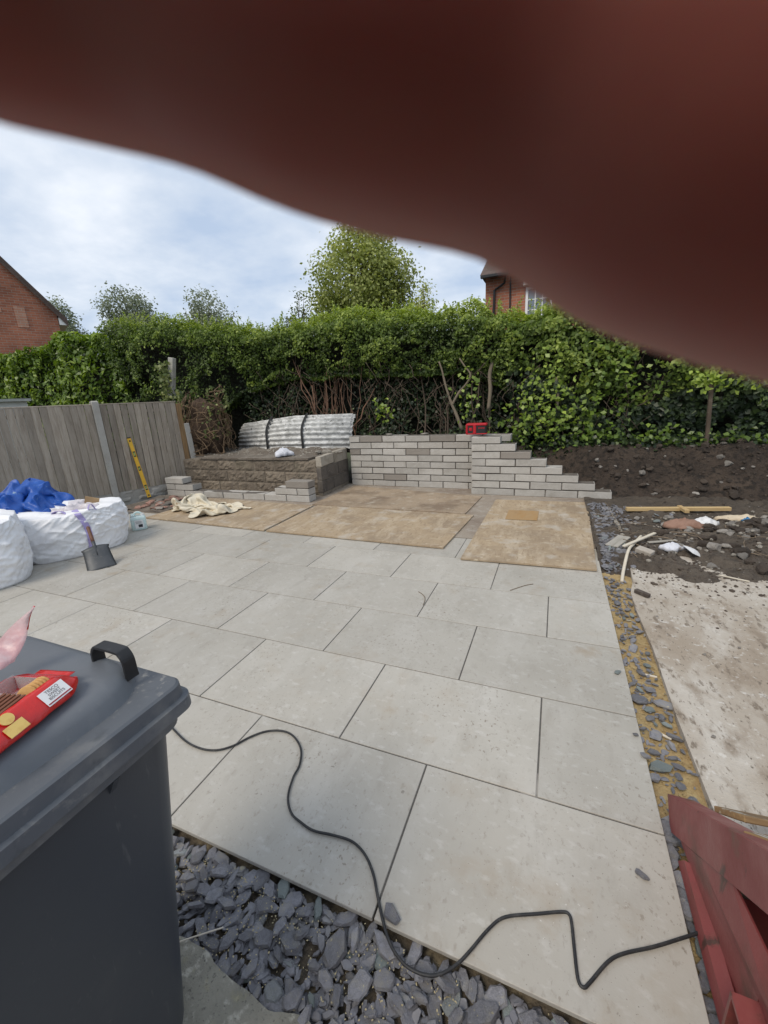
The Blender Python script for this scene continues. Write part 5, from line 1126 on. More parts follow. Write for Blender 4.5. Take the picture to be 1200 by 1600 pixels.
def lerp_tab(tab, x): xs, ys = zip(*tab); return np.interp(x, xs, ys)
HT = [(-8.2, 3.62), (-7, 3.55), (-5.6, 3.36), (-4.4, 3.18), (-3.4, 3.22), (-2.5, 3.28), (-.25, 3.06), (1.05, 2.92), (3, 2.95), (5, 2.9), (9, 2.9)]
HY = [(-8.2, 6.35), (-7, 6.45), (-5, 6.85), (-3, 7.1), (0, 7.15), (9, 7.25)]
HL = [(-8.2, .9), (-6, 1.2), (-5, 1.85), (-4, 2.05), (-2.6, 2.1), (-1.3, 2.0), (.0, 1.98), (.7, 1.7), (1.25, .75), (3, .68), (9, .62)]
def clump(P, s, o, oct=2): return np.array([noise.fractal((p_[0]*s+o, p_[1]*s, p_[2]*s), 1, 2, oct) for p_ in P])
def hedge_shell(n_, x0, x1, depth=.10):
    x = rng.uniform(x0, x1, n_); top = lerp_tab(HT, x); low = lerp_tab(HL, x); yf = lerp_tab(HY, x)
    H = top-low; D_ = 1.25; R_ = .38; per = H+D_*.85+.35                    # up the front, over the top, a little underside
    s = rng.uniform(-.30, 1, n_)*per; s = np.where(s < 0, s*(.35/.30)/per*1.0, s)
    y = np.zeros(n_); z = np.zeros(n_); ny = np.zeros(n_); nz_ = np.zeros(n_)
    fr = (s >= 0) & (s < H-R_*.4); tp = s >= H-R_*.4; un = s < 0
    u = s/np.maximum(H, .1); bul = .16*np.sin(np.clip(u, 0, 1)*math.pi*.9+.25)-.34*np.clip(1-u*1.25, 0, 1)**1.4
    y[fr] = (yf-bul)[fr]; z[fr] = (low+s)[fr]; ny[fr] = -1; nz_[fr] = .35
    a = np.clip((s-(H-R_*.4))/(R_*1.0), 0, 1.5708); over = np.maximum(0, s-(H-R_*.4)-R_*1.5708)
    y[tp] = (yf-.06+R_*(1-np.cos(a))+over)[tp]; z[tp] = (top-R_+R_*np.sin(a))[tp]; ny[tp] = -np.cos(a)[tp]; nz_[tp] = np.sin(a)[tp]+.2
    f_ = rng.uniform(0, 1, n_); y[un] = (yf+.02+.7*f_)[un]; z[un] = (low-.02+.15*f_)[un]; ny[un] = -.6; nz_[un] = -.4
    P = np.stack([x, y, z], 1); N_ = np.stack([np.zeros(n_), ny, nz_], 1)
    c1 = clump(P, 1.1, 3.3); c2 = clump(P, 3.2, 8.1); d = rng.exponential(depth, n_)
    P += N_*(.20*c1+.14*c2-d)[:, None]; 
    tint = .36+.34*np.clip(N_[:, 2], -1, 1)+.34*c2+.20*c1-1.7*d+rng.normal(0, .13, n_)  # shading put into the tint: tops and bulges lighter, deeper leaves darker
    return P, N_, tint, c1, un
hg = thing('hedge', 'tall overgrown hedge with bare stems below, beyond the block walls', 'hedge', (0, 0, 0))
P, N_, tint, c1, un = hedge_shell(115000, -8.2, 6.6)
# thin the leaves where the hedge shows gaps
keep = ~((clump(P, 2.1, 20) > .17) & (rng.uniform(0, 1, len(P)) < .93) & (P[:, 2] < lerp_tab(HT, P[:, 0])-.55))
P, N_, tint = P[keep], N_[keep], tint[keep]
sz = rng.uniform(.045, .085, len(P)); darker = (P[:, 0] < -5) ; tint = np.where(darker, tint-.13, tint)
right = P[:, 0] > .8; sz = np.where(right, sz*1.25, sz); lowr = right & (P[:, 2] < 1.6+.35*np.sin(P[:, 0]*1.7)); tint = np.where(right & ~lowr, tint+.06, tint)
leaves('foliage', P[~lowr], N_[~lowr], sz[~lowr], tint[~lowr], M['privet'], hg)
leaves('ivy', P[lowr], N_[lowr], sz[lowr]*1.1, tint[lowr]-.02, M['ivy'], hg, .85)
# sprigs that break the clipped outline
SP, SN, ST = [], [], []
for _ in range(420):
    x = random.uniform(-8, 6); f_ = random.random(); tz = float(lerp_tab(HT, x)); y = float(lerp_tab(HY, x))+.05+.9*f_*f_; L_ = random.uniform(.12, .34); dx, dy = random.gauss(0, .25), random.gauss(-.15, .25); base = tz-.06-.1*(f_ < .1)
    for k_ in range(int(L_/.018)):
        t_ = k_*.018; SP.append((x+dx*t_+random.gauss(0, .014), y+dy*t_+random.gauss(0, .014), base+t_)); SN.append((0, -.4, .8)); ST.append(random.gauss(.78, .14))
leaves('sprigs', np.array(SP), np.array(SN), rng.uniform(.04, .07, len(SP)), np.array(ST), M['privet'], hg)
# bright bramble sprays at the lower right
def spray(n_, cx, cy, cz, r, ti):
    c_ = rng.normal(0, 1, (n_, 3))*np.array(r)+np.array([cx, cy, cz]); nn = np.tile(np.array([0, -.7, .6]), (n_, 1)); return c_, nn, rng.uniform(.06, .11, n_), rng.normal(ti, .15, n_)
A_ = [spray(330, 1.5, 6.95, 1.35, (.33, .10, .35), .75), spray(120, 1.2, 7.0, .98, (.3, .1, .15), .45), spray(180, 2.1, 7.02, 1.0, (.35, .1, .22), .45), spray(160, 2.6, 6.95, 1.8, (.3, .1, .25), .5),
      spray(110, 3.75, 6.85, 1.62, (.14, .08, .08), .85), spray(150, 4.55, 6.8, 1.62, (.25, .08, .09), .9), spray(60, -1.55, 7.0, 1.38, (.1, .06, .12), .7), spray(60, .15, 7.0, 1.6, (.1, .06, .25), .65),
      spray(200, 2.3, 6.95, .80, (.9, .12, .09), .35), spray(160, 4.2, 6.95, .76, (.9, .12, .07), .3)]
leaves('bramble_leaves', *[np.concatenate([a[i] for a in A_]) for i in range(2)], np.concatenate([a[2] for a in A_]), np.concatenate([a[3] for a in A_]), M['laurel'], hg, .7)
# dark ivy inside, under the canopy
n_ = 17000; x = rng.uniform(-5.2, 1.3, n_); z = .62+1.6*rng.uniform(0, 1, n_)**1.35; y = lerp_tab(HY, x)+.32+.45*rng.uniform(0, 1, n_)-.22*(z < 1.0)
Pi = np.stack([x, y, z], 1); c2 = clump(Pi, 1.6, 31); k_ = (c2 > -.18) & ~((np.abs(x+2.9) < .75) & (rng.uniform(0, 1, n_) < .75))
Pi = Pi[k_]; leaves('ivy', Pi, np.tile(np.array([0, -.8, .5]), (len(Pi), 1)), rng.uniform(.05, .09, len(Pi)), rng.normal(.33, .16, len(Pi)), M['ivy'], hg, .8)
# ground ivy
n_ = 5200; x = rng.uniform(-3.2, 6.5, n_); y = lerp_tab(HY, x)-.02+rng.normal(0, .16, n_); z = np.array([ (bank_h(float(a), float(b)) if a > 1.0 else back_h(float(a), float(b))) for a, b in zip(x, y)])+rng.exponential(.05, n_)+.01
leaves('ground_ivy', np.stack([x, y, z], 1), np.tile(np.array([0, -.4, .8]), (n_, 1)), rng.uniform(.05, .085, n_), rng.normal(.34, .2, n_), M['ivy'], hg, .85)
# near-black backing, coloured as the shade deep inside the hedge
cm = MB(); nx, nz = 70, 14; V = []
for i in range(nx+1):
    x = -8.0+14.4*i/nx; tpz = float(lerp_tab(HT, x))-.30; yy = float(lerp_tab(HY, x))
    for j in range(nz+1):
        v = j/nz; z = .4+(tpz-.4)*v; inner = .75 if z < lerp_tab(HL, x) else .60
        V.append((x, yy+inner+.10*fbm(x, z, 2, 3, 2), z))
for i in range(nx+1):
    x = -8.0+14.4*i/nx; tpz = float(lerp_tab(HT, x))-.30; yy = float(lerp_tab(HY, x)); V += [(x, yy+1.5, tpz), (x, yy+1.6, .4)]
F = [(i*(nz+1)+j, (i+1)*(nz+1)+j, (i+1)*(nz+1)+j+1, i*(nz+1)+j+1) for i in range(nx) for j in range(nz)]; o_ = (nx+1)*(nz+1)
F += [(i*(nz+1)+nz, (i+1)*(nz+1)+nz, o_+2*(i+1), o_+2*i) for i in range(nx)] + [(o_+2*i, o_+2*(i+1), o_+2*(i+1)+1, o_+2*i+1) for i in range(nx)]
cm.add(V, F); obj('shade_backing', cm, M['hedge_core'], hg, True)
# stems
def wander(a, b, n_=7, amp=.05, seed=0):
    a, b = Vector(a), Vector(b); return [a.lerp(b, i/(n_-1)) + Vector((amp*noise.noise((i*.9, seed, 1)), amp*noise.noise((i*.9, seed, 5)), 0))*math.sin(math.pi*min(1, i/(n_-1)+.15)) for i in range(n_)]
sid = 0
for (px, y_, k_, m_, r0) in ((520, 7.18, 26, 'red_bark', .02), (440, 7.2, 14, 'bark', .014), (600, 7.35, 9, 'bark', .013), (690, 7.35, 8, 'bark', .016), (760, 7.25, 7, 'bark', .018), (830, 7.3, 5, 'bark', .016), (900, 7.2, 4, 'bark', .014)):
    b0 = atY(px, 668, y_)
    for q_ in range(k_):
        sid += 1; dx = random.gauss(0, .26); t = MB()
        A_ = (b0[0]+dx, y_+random.uniform(-.1, .28), .6); B_ = (b0[0]+dx*1.5+random.gauss(0, .28), y_+random.uniform(0, .4), random.uniform(1.9, 2.6))
        r_ = r0*random.uniform(.45, 1.2); t.tube(wander(A_, B_, 8, .16, sid*3.1), [r_*(1-.06*i) for i in range(8)], 5); obj('stem', t, M[m_], hg, True)
tw = MB()
for q_ in range(260):
    x = random.uniform(-4.6, 3.2); y = float(lerp_tab(HY, x))+random.uniform(.02, .4); z = random.uniform(.7, 2.0 if x < .8 else 1.6); an = random.uniform(-.9, .9); L_ = random.uniform(.3, .9)
    tw.tube(wander((x, y, z), (x+L_*math.sin(an), y+random.gauss(0, .12), min(2.3, z+L_*math.cos(an)*.8)), 6, .14, q_*1.7), random.uniform(.003, .008), 4)
tag(obj('twigs', tw, M['bark'], hg, True), kind='stuff')
# the pale forked stem
def px_path(pp_, Y): return [tuple(atY(a, b, Y)) for a, b in pp_]
t = MB(); t.tube(smooth_path(px_path([(722, 672), (712, 645), (706, 632), (697, 605), (691, 580), (686, 565)], 7.2), 4), [.034]*5+[.028]*5+[.022]*5+[.017]*6, 7); obj('stem', t, M['pale_bark'], hg, True)
t = MB(); t.tube(smooth_path(px_path([(706, 634), (716, 615), (730, 598), (735, 585), (726, 572), (718, 560)], 7.2), 4), [.026]*6+[.021]*7+[.015]*8, 7); obj('stem', t, M['pale_bark'], hg, True)
t = MB(); t.tube(smooth_path(px_path([(763, 640), (766, 610), (765, 585), (770, 565)], 7.2), 4), .035, 7); obj('stem', t, M['pale_bark'], hg, True)
t = MB(); t.tube(smooth_path(px_path([(870, 640), (872, 610), (868, 590)], 7.1), 4), .028, 6); obj('stem', t, M['pale_bark'], hg, True)
# stake at the right
pa = atY(1105, 682, 6.85); pb_ = atY(1112, 600, 6.85); t = MB(); t.tube([(pa[0], pa[1], .4), tuple(pa), tuple(pb_)], .03, 8); tag(obj('tree_stake', t, M['bark']), 'grey round wooden stake standing in the ivy above the soil bank', 'stake')

# laurel hedge further left
lh = thing('laurel_hedge', 'light green broad leaved hedge beyond the fence and shed', 'hedge')
n_ = 21000; x = rng.uniform(-18, -8.0, n_); s = rng.uniform(0, 1, n_); tz = 3.34+.02*(x+8)*0+.12*np.sin(x*1.1); yf = 6.3+.0*x
fr = s < .62; y = np.where(fr, yf, yf+(s-.62)/.38*1.2); z = np.where(fr, .7+(tz-.7)*s/.62, tz); Nn = np.stack([np.zeros(n_), np.where(fr, -1., -.2), np.where(fr, .35, 1.)], 1)
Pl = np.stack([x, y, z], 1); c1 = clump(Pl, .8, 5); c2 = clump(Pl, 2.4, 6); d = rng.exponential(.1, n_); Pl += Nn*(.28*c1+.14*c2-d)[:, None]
leaves('foliage', Pl, Nn, rng.uniform(.10, .18, n_), .46+.3*c2+.15*c1-1.2*d+.15*Nn[:, 2]+rng.normal(0, .12, n_), M['laurel'], lh, .5)  # light painted into the tint: upward leaves lighter, buried ones darker
cm = MB(); cm.add([(-18, 6.75, .2), (-8, 6.75, .2), (-8, 6.75, 3.0), (-18, 6.75, 3.0), (-18, 7.6, .2), (-8, 7.6, .2), (-8, 7.6, 3.0), (-18, 7.6, 3.0)], [(0, 1, 2, 3), (3, 2, 6, 7), (5, 4, 7, 6), (1, 5, 6, 2), (0, 3, 7, 4)]); obj('shade_backing', cm, M['hedge_core'], lh)  # dark backing coloured as the shade behind the laurel leaves

# ivy on the tall post and the torn out root ball
c_ = Vector(atY(268, 610, 5.66)); n_ = 420; zz = rng.uniform(-.6, .55, n_); Pp = np.stack([c_.x-.06*zz+rng.normal(-.05, .075, n_), c_.y-.06+rng.normal(0, .07, n_), c_.z+zz], 1)
ipm = Matrix.Translation(ip.location) @ ip.rotation_euler.to_matrix().to_4x4(); inv_ip = np.array(ipm.inverted())
Pl_ = (inv_ip[:3, :3] @ Pp.T).T+inv_ip[:3, 3]; leaves('ivy', Pl_, np.tile(np.array([0, -.9, .3]), (n_, 1)), rng.uniform(.05, .09, n_), rng.normal(.62, .25, n_), M['pale_ivy'], ip, .85)
M['dead_vine'] = mat('dead_vine', (0.185, 0.125, 0.075), .95, [(12, (0.10, 0.066, 0.04), .45, .65, .8), (30, (0.28, 0.21, 0.14), .58, .7, .6)], [(40, .5, .004)])
M['root_earth'] = mat('root_earth', (0.065, 0.042, 0.028), .95, [(9, (0.11, 0.07, 0.045), .5, .7, .8)], [(20, 1, .04)])
rbp = Vector(atY(322, 650, 5.95)); rb_ = thing('ivy_stump', 'brown tangle of dead ivy stems over a stump at fence end', 'stump', (rbp.x, rbp.y, .66))
bm = bmesh.new(); bmesh.ops.create_icosphere(bm, subdivisions=4, radius=1)
for v in bm.verts:
    d = 1+.3*noise.fractal(tuple(v.co*2+Vector((4, 4, 4))), 1, 2, 4); v.co = Vector((v.co.x*.31*d*(1.12-.25*v.co.z), v.co.y*.28*d, .52+v.co.z*.58*d))
me = bpy.data.meshes.new('root_mass'); bm.to_mesh(me); bm.free(); link('root_mass', me, M['root_earth'], rb_, True)
t = MB()
for q_ in range(230):
    a0 = random.uniform(0, 6.28); zt = random.uniform(.15, 1.22); r_ = .42*(1.05-.35*abs(zt-.5)); p_ = Vector((r_*math.cos(a0), r_*.9*math.sin(a0), zt)); pp_ = []
    dirv = Vector((random.gauss(0, .5), random.gauss(0, .5), -1 if random.random() < .75 else .4))
    for k_ in range(8):
        pp_.append(p_.copy()); dirv += Vector((random.gauss(0, .45), random.gauss(0, .45), random.gauss(0, .3))); p_ = p_+dirv.normalized()*.075; 
        rad = Vector((p_.x, p_.y, 0)); tgt = .40*(1.1-.3*abs(p_.z-.5))+.35*max(0, .25-p_.z)
        if rad.length > 1e-3: p_ += rad.normalized()*(tgt-rad.length)*.35
        p_.z = max(.01, p_.z)
    t.tube(pp_, [random.uniform(.004, .011)]*8, 4)
tag(obj('dead_stems', t, M['dead_vine'], rb_, True), kind='stuff')
n_ = 380; an = rng.uniform(0, 6.28, n_); zz = rng.uniform(.3, 1.35, n_); Pp = np.stack([.45*np.cos(an)*(1.1-.3*zz)+.12*np.sign(np.cos(an))*(zz > .8), .42*np.sin(an), zz], 1); keep = (zz > .95) | (np.cos(an) > .55) | (np.cos(an) < -.7)
leaves('ivy', Pp[keep], np.tile(np.array([0, -.8, .4]), (keep.sum(), 1)), rng.uniform(.05, .085, keep.sum()), rng.normal(.5, .25, keep.sum()), M['pale_ivy'], rb_, .85)

# ---- trees behind the hedge
def tree(name, label, base, h, blobs, n_leaf, lsize, leafm, barkm='bark', r0=.14, cl=.22, per=26, tmean=.5, spread=.8):
    t = thing(name, label, 'tree', (base[0], base[1], -.12), 0, 'trees beyond the hedge')
    tr = MB(); top = Vector((0, 0, h*.72)); tr.tube(wander((0, 0, 0), top, 9, .25, base[0]), [r0*(1-.09*i) for i in range(9)], 8)
    Cn = []; vol = sum(b_[3]*b_[4]*b_[5] for b_ in blobs)
    for (bx, by, bz, rx, ry, rz) in blobs:
        k_ = max(3, int(n_leaf/per*rx*ry*rz/vol)); dirs = rng.normal(0, 1, (k_, 3)); dirs /= np.linalg.norm(dirs, axis=1)[:, None]; rad = rng.uniform(.25, 1, k_)**.45
        rad *= 1+.22*np.array([noise.noise(tuple(d*2.2+bx)) for d in dirs]); c_ = np.array([bx, by, bz])+dirs*rad[:, None]*np.array([rx, ry, rz]); Cn.append(c_)
        for q_ in range(min(k_, 10)):
            e_ = Vector(c_[q_]); s_ = Vector((0, 0, max(h*.2, e_.z-h*.28))); s_.z = min(s_.z, h*.68); tr.tube(wander(s_, e_, 6, .18, q_+bx), [r0*.33*(1-.15*i) for i in range(6)], 5)
    Cn = np.concatenate(Cn); allP = np.repeat(Cn, per, axis=0)+rng.normal(0, cl, (len(Cn)*per, 3))*np.array([1, 1, .75]); ctr = Cn.mean(0)
    N_ = allP-ctr; N_ /= np.linalg.norm(N_, axis=1)[:, None]; N_[:, 2] += .35
    ctint = np.repeat(rng.normal(0, .13, len(Cn)), per); tint = tmean+ctint+.16*N_[:, 2]+rng.normal(0, .13, len(allP))  # crown light painted in: upward-facing leaves get a lighter tint
    obj('trunk', tr, M[barkm], t, True); leaves('crown', allP, N_, rng.uniform(.7, 1.3, len(allP))*lsize, tint, M[leafm], t, .62, spread); return t
def pos(px, py, d): r = ray(px, py); return CAM+r*d
b = pos(565, 480, 15); 
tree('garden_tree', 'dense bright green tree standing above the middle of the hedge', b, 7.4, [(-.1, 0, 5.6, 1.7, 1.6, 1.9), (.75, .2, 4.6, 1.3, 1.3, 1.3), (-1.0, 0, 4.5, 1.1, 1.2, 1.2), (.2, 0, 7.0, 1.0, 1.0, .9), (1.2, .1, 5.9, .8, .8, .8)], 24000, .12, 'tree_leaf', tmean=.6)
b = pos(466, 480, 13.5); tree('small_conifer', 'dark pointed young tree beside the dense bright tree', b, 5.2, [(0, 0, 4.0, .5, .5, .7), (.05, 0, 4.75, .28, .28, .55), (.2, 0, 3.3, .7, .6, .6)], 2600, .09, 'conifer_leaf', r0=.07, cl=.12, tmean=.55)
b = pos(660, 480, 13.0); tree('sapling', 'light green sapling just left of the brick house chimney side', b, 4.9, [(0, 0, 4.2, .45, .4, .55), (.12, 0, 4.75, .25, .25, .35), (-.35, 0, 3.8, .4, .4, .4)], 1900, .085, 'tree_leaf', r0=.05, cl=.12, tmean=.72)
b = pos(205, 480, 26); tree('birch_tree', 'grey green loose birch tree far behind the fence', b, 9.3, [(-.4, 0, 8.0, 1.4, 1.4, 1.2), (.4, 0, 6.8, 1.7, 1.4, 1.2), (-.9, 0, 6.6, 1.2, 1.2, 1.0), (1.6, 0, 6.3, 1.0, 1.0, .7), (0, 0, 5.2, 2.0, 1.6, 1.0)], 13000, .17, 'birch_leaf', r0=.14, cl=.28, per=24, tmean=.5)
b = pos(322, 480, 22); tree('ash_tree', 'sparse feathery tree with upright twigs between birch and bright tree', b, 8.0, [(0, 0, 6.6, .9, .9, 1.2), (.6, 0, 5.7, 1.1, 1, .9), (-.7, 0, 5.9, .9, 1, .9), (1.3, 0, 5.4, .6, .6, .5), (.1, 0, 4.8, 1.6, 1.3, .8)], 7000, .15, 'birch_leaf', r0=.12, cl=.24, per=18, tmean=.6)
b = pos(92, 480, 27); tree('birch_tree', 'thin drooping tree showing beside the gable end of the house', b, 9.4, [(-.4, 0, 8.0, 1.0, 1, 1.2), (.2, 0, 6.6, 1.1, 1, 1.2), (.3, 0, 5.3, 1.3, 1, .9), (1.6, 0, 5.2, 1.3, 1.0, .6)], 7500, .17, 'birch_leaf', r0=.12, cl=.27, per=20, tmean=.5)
b = pos(262, 480, 24); tree('dark_bush', 'dark rounded tree top between the birch and the feathery tree', b, 6.9, [(0, 0, 5.6, 1.2, 1.1, .9), (1.2, 0, 5.3, .9, .9, .7), (-1, 0, 5.4, .8, .8, .7)], 3000, .15, 'conifer_leaf', r0=.12, cl=.2, tmean=.42)
b = pos(412, 490, 20); tree('low_tree', 'small rusty green tree top just left of the dark young tree', b, 5.4, [(0, 0, 4.6, 1.0, .8, .6), (-.5, 0, 4.2, .8, .8, .6)], 1800, .12, 'birch_leaf', r0=.1, cl=.2, tmean=.55)
b = pos(370, 500, 21); tree('dark_bush', 'low dark bush behind the hedge below the feathery tree', b, 5.4, [(0, 0, 4.4, 1.1, .8, .6)], 1500, .13, 'conifer_leaf', r0=.1, cl=.2, tmean=.4)
# ================================================================== houses and shed
def brick_mat(name, c1, c2, mortar_c, scale=1.0):
    m = bpy.data.materials.new(name); m.use_nodes = True; N, L = m.node_tree.nodes, m.node_tree.links; b = N['Principled BSDF']; b.inputs['Roughness'].default_value = .9
    tc_ = N.new('ShaderNodeTexCoord'); br = N.new('ShaderNodeTexBrick'); br.inputs['Scale'].default_value = 1.0
    br.inputs['Brick Width'].default_value = .225; br.inputs['Row Height'].default_value = .075; br.inputs['Mortar Size'].default_value = .007; br.inputs['Color1'].default_value = (*c1, 1); br.inputs['Color2'].default_value = (*c2, 1); br.inputs['Mortar'].default_value = (*mortar_c, 1); br.inputs['Bias'].default_value = .1
    sp_ = N.new('ShaderNodeSeparateXYZ'); cb = N.new('ShaderNodeCombineXYZ'); L.new(tc_.outputs['Object'], sp_.inputs[0]); ad = N.new('ShaderNodeMath'); ad.operation = 'ADD'; L.new(sp_.outputs[0], ad.inputs[0]); L.new(sp_.outputs[1], ad.inputs[1]); L.new(ad.outputs[0], cb.inputs[0]); L.new(sp_.outputs[2], cb.inputs[1])
    L.new(cb.outputs[0], br.inputs['Vector']); n_ = N.new('ShaderNodeTexNoise'); n_.inputs['Scale'].default_value = 1.3; n_.inputs['Detail'].default_value = 6; L.new(tc_.outputs['Object'], n_.inputs['Vector'])
    mr = N.new('ShaderNodeMapRange'); mr.inputs[1].default_value = .3; mr.inputs[2].default_value = .7; mr.inputs[3].default_value = .72; mr.inputs[4].default_value = 1.25; L.new(n_.outputs[0], mr.inputs[0])
    hs = N.new('ShaderNodeHueSaturation'); L.new(br.outputs['Color'], hs.inputs['Color']); L.new(mr.outputs[0], hs.inputs['Value']); L.new(hs.outputs[0], b.inputs['Base Color'])
    bu = N.new('ShaderNodeBump'); bu.inputs['Strength'].default_value = .6; bu.inputs['Distance'].default_value = .01; bu.invert = True; L.new(br.outputs['Fac'], bu.inputs['Height']); L.new(bu.outputs[0], b.inputs['Normal']); return m
M['brick'] = brick_mat('brick', (0.42, 0.155, 0.088), (0.30, 0.105, 0.06), (0.33, 0.24, 0.19))
M['brick_pale'] = brick_mat('brick_pale', (0.52, 0.27, 0.18), (0.45, 0.21, 0.135), (0.45, 0.36, 0.3))
M['roof_tile'] = mat('roof_tile', (0.10, 0.072, 0.06), .9, [(3, (0.14, 0.1, 0.085), .45, .65, .8), (20, (0.06, 0.045, 0.04), .55, .7, .7)], [(12, .6, .03)], coord='obj')
M['white_paint'] = mat('white_paint', (0.78, 0.78, 0.77), .5)
M['glass'] = mat('glass', (0.16, 0.19, 0.22), .08, spec=.8)
# left: gable end
E0 = atY(88, 490, 9.0); gdir = Vector((-.44, -.90, 0)).normalized(); ddir = Vector((-.90, .44, 0)).normalized()
nn = np.array([gdir.y, -gdir.x, 0]); 
d = ray(0, 408); tt_ = np.dot(E0-CAM, nn)/np.dot(d, nn); Pk = CAM+d*tt_
run = (Vector(Pk)-Vector(E0)).dot(gdir); rise = Pk[2]-E0[2]; slope = rise/run; GW = 7.4; ridge = E0[2]+slope*GW/2
hl = thing('brick_house', 'red brick house with bare gable end beyond the fence', 'house', (E0[0], E0[1], -.12)); hl.rotation_euler = (0, 0, math.atan2(gdir.y, gdir.x))
ey_s = -1 if (Matrix.Rotation(hl.rotation_euler.z, 3, 'Z') @ Vector((0, 1, 0))).dot(ddir) < 0 else 1
Zs = E0[2]+.12; Zr = ridge+.12; DP = 8*ey_s
w_ = MB(); pr_ = [(0, 0), (GW, 0), (GW, Zs), (GW/2, Zr), (0, Zs)]; w_.add([(x, 0, z) for x, z in pr_]+[(x, DP, z) for x, z in pr_], [(0, 1, 2, 3, 4), (9, 8, 7, 6, 5), (0, 5, 6, 1), (1, 6, 7, 2), (4, 3, 8, 9), (2, 7, 8, 3), (0, 4, 9, 5)]); obj('wall', w_, M['brick'], hl)
r_ = MB()
for sg in (0, 1):
    a = (-.25, Zs-.25*slope) if sg == 0 else (GW+.25, Zs-.25*slope); b_ = (GW/2, Zr); off = .14
    q_ = [(a[0], a[1]+.03), (b_[0], b_[1]+.03), (b_[0], b_[1]+off+.03), (a[0], a[1]+off+.03)]; r_.add([(x, -.10*ey_s, z) for x, z in q_]+[(x, DP+.1*ey_s, z) for x, z in q_], [(0, 1, 2, 3), (7, 6, 5, 4), (0, 4, 5, 1), (1, 5, 6, 2), (2, 6, 7, 3), (3, 7, 4, 0)])
ro = obj('roof', r_, M['roof_tile'], hl)
v_ = MB(); v_.add([(-.25, -.115*ey_s, Zs-.25*slope-.09), (GW/2, -.115*ey_s, Zr-.09), (GW/2, -.115*ey_s, Zr+.02), (-.25, -.115*ey_s, Zs-.25*slope+.02)], [(0, 1, 2, 3)]); o = obj('verge_board', v_, M['roof_tile'], ro); o.modifiers.new('t', 'SOLIDIFY').thickness = .02
v_ = MB(); v_.box(-.24, -.02, min(-.09*ey_s, DP), max(-.09*ey_s, DP), Zs-.36, Zs-.14); obj('eaves_box', v_, M['white_paint'], ro)
def on_gable(px, py): d = ray(px, py); return Vector(CAM+d*(np.dot(E0-CAM, nn)/np.dot(d, nn)))
for (a, b_) in (((20, 478), (46, 512)), ((-30, 478), (3, 488))):
    A_, B_ = on_gable(*a), on_gable(*b_); x0, x1 = sorted(((A_-Vector(E0)).dot(gdir), (B_-Vector(E0)).dot(gdir))); q_ = MB(); q_.box(x0, x1, min(0, -.012*ey_s), max(0, -.012*ey_s)+0.0, B_.z+.12, A_.z+.12); obj('infill_panel', q_, M['brick_pale'], hl)
# right: house front with window
HYR = 13.0; c0 = atY(759, 432, HYR)
hr = thing('brick_house', 'brick house with white paned window rising above the hedge', 'house', (c0[0], HYR, -.12)); Zs = c0[2]+.12
w_ = MB(); w_.box(0, 8.5, 0, 7.5, 0, Zs); obj('wall', w_, M['brick'], hr)
r_ = MB(); r_.add([(-.12, -.28, Zs-.02), (8.7, -.28, Zs-.02), (8.7, 7.8, Zs-.02), (-.12, 7.8, Zs-.02), (.35, 3.75, Zs+3.1), (8.3, 3.75, Zs+3.1)], [(0, 3, 2, 1), (0, 1, 5, 4), (1, 2, 5), (2, 3, 4, 5), (3, 0, 4)]); ro = obj('roof', r_, M['roof_tile'], hr)
q_ = MB(); q_.cbox(-.1, 8.6, -.36, -.26, Zs-.12, Zs-.04, .01); obj('gutter', q_, M['black_plastic'], ro)
q_ = MB(); q_.tube([(.62, -.30, Zs-.1), (.55, -.12, Zs-.28), (.27, -.06, Zs-.42), (.25, -.06, Zs-1.2), (.25, -.06, .2)], .035, 8); obj('downpipe', q_, M['black_plastic'], hr)
q_ = MB(); q_.tube([(.72, -.04, Zs-.12), (.72, -.04, .2)], .022, 6); obj('waste_pipe', q_, M['black_plastic'], hr)
wa = atY(822, 449, HYR); wb_ = atY(864, 449, HYR); x0, x1 = wa[0]-c0[0], wb_[0]-c0[0]; zt = wa[2]+.12; zb = zt-1.25
wo = MB()
for a in ((x0, x0+.07, zb, zt), (x1-.07, x1, zb, zt), (x0+.07, x1-.07, zt-.07, zt), (x0+.07, x1-.07, zb, zb+.07)): wo.box(a[0], a[1], -.05, .02, a[2], a[3])
win = obj('window', wo, M['white_paint'], hr)
nc, nr = 3, 4; cw = (x1-x0-.14)/nc; ch = (zt-zb-.14)/nr
gb = MB()
for i in range(1, nc): gb.box(x0+.07+i*cw-.014, x0+.07+i*cw+.014, -.038, -.012, zb+.07, zt-.07)
for j in range(1, nr): gb.box(x0+.07, x1-.07, -.036, -.014, zb+.07+j*ch-.012, zb+.07+j*ch+.012)
obj('glazing_bars', gb, M['white_paint'], win)
for i in range(nc):
    for j in range(nr):
        q_ = MB(); q_.box(x0+.07+i*cw+.0141, x0+.07+(i+1)*cw-.0141, -.024, -.018, zb+.07+j*ch+.0121, zb+.07+(j+1)*ch-.0121); obj('pane', q_, M['glass'], win)
q_ = MB(); q_.add([(x0-.07, -.2, zt+.02), (x1+.3, -.2, zt+.02), (x1+.3, -.2, zt+.33), (x0-.02, -.2, zt+.30), (x0-.07, -.003, zt+.02), (x1+.3, -.003, zt+.02), (x1+.3, -.003, zt+.33), (x0-.02, -.003, zt+.30)], [(0, 1, 2, 3), (7, 6, 5, 4), (0, 4, 5, 1), (1, 5, 6, 2), (2, 6, 7, 3), (3, 7, 4, 0)]); obj('window_canopy', q_, M['white_paint'], hr)
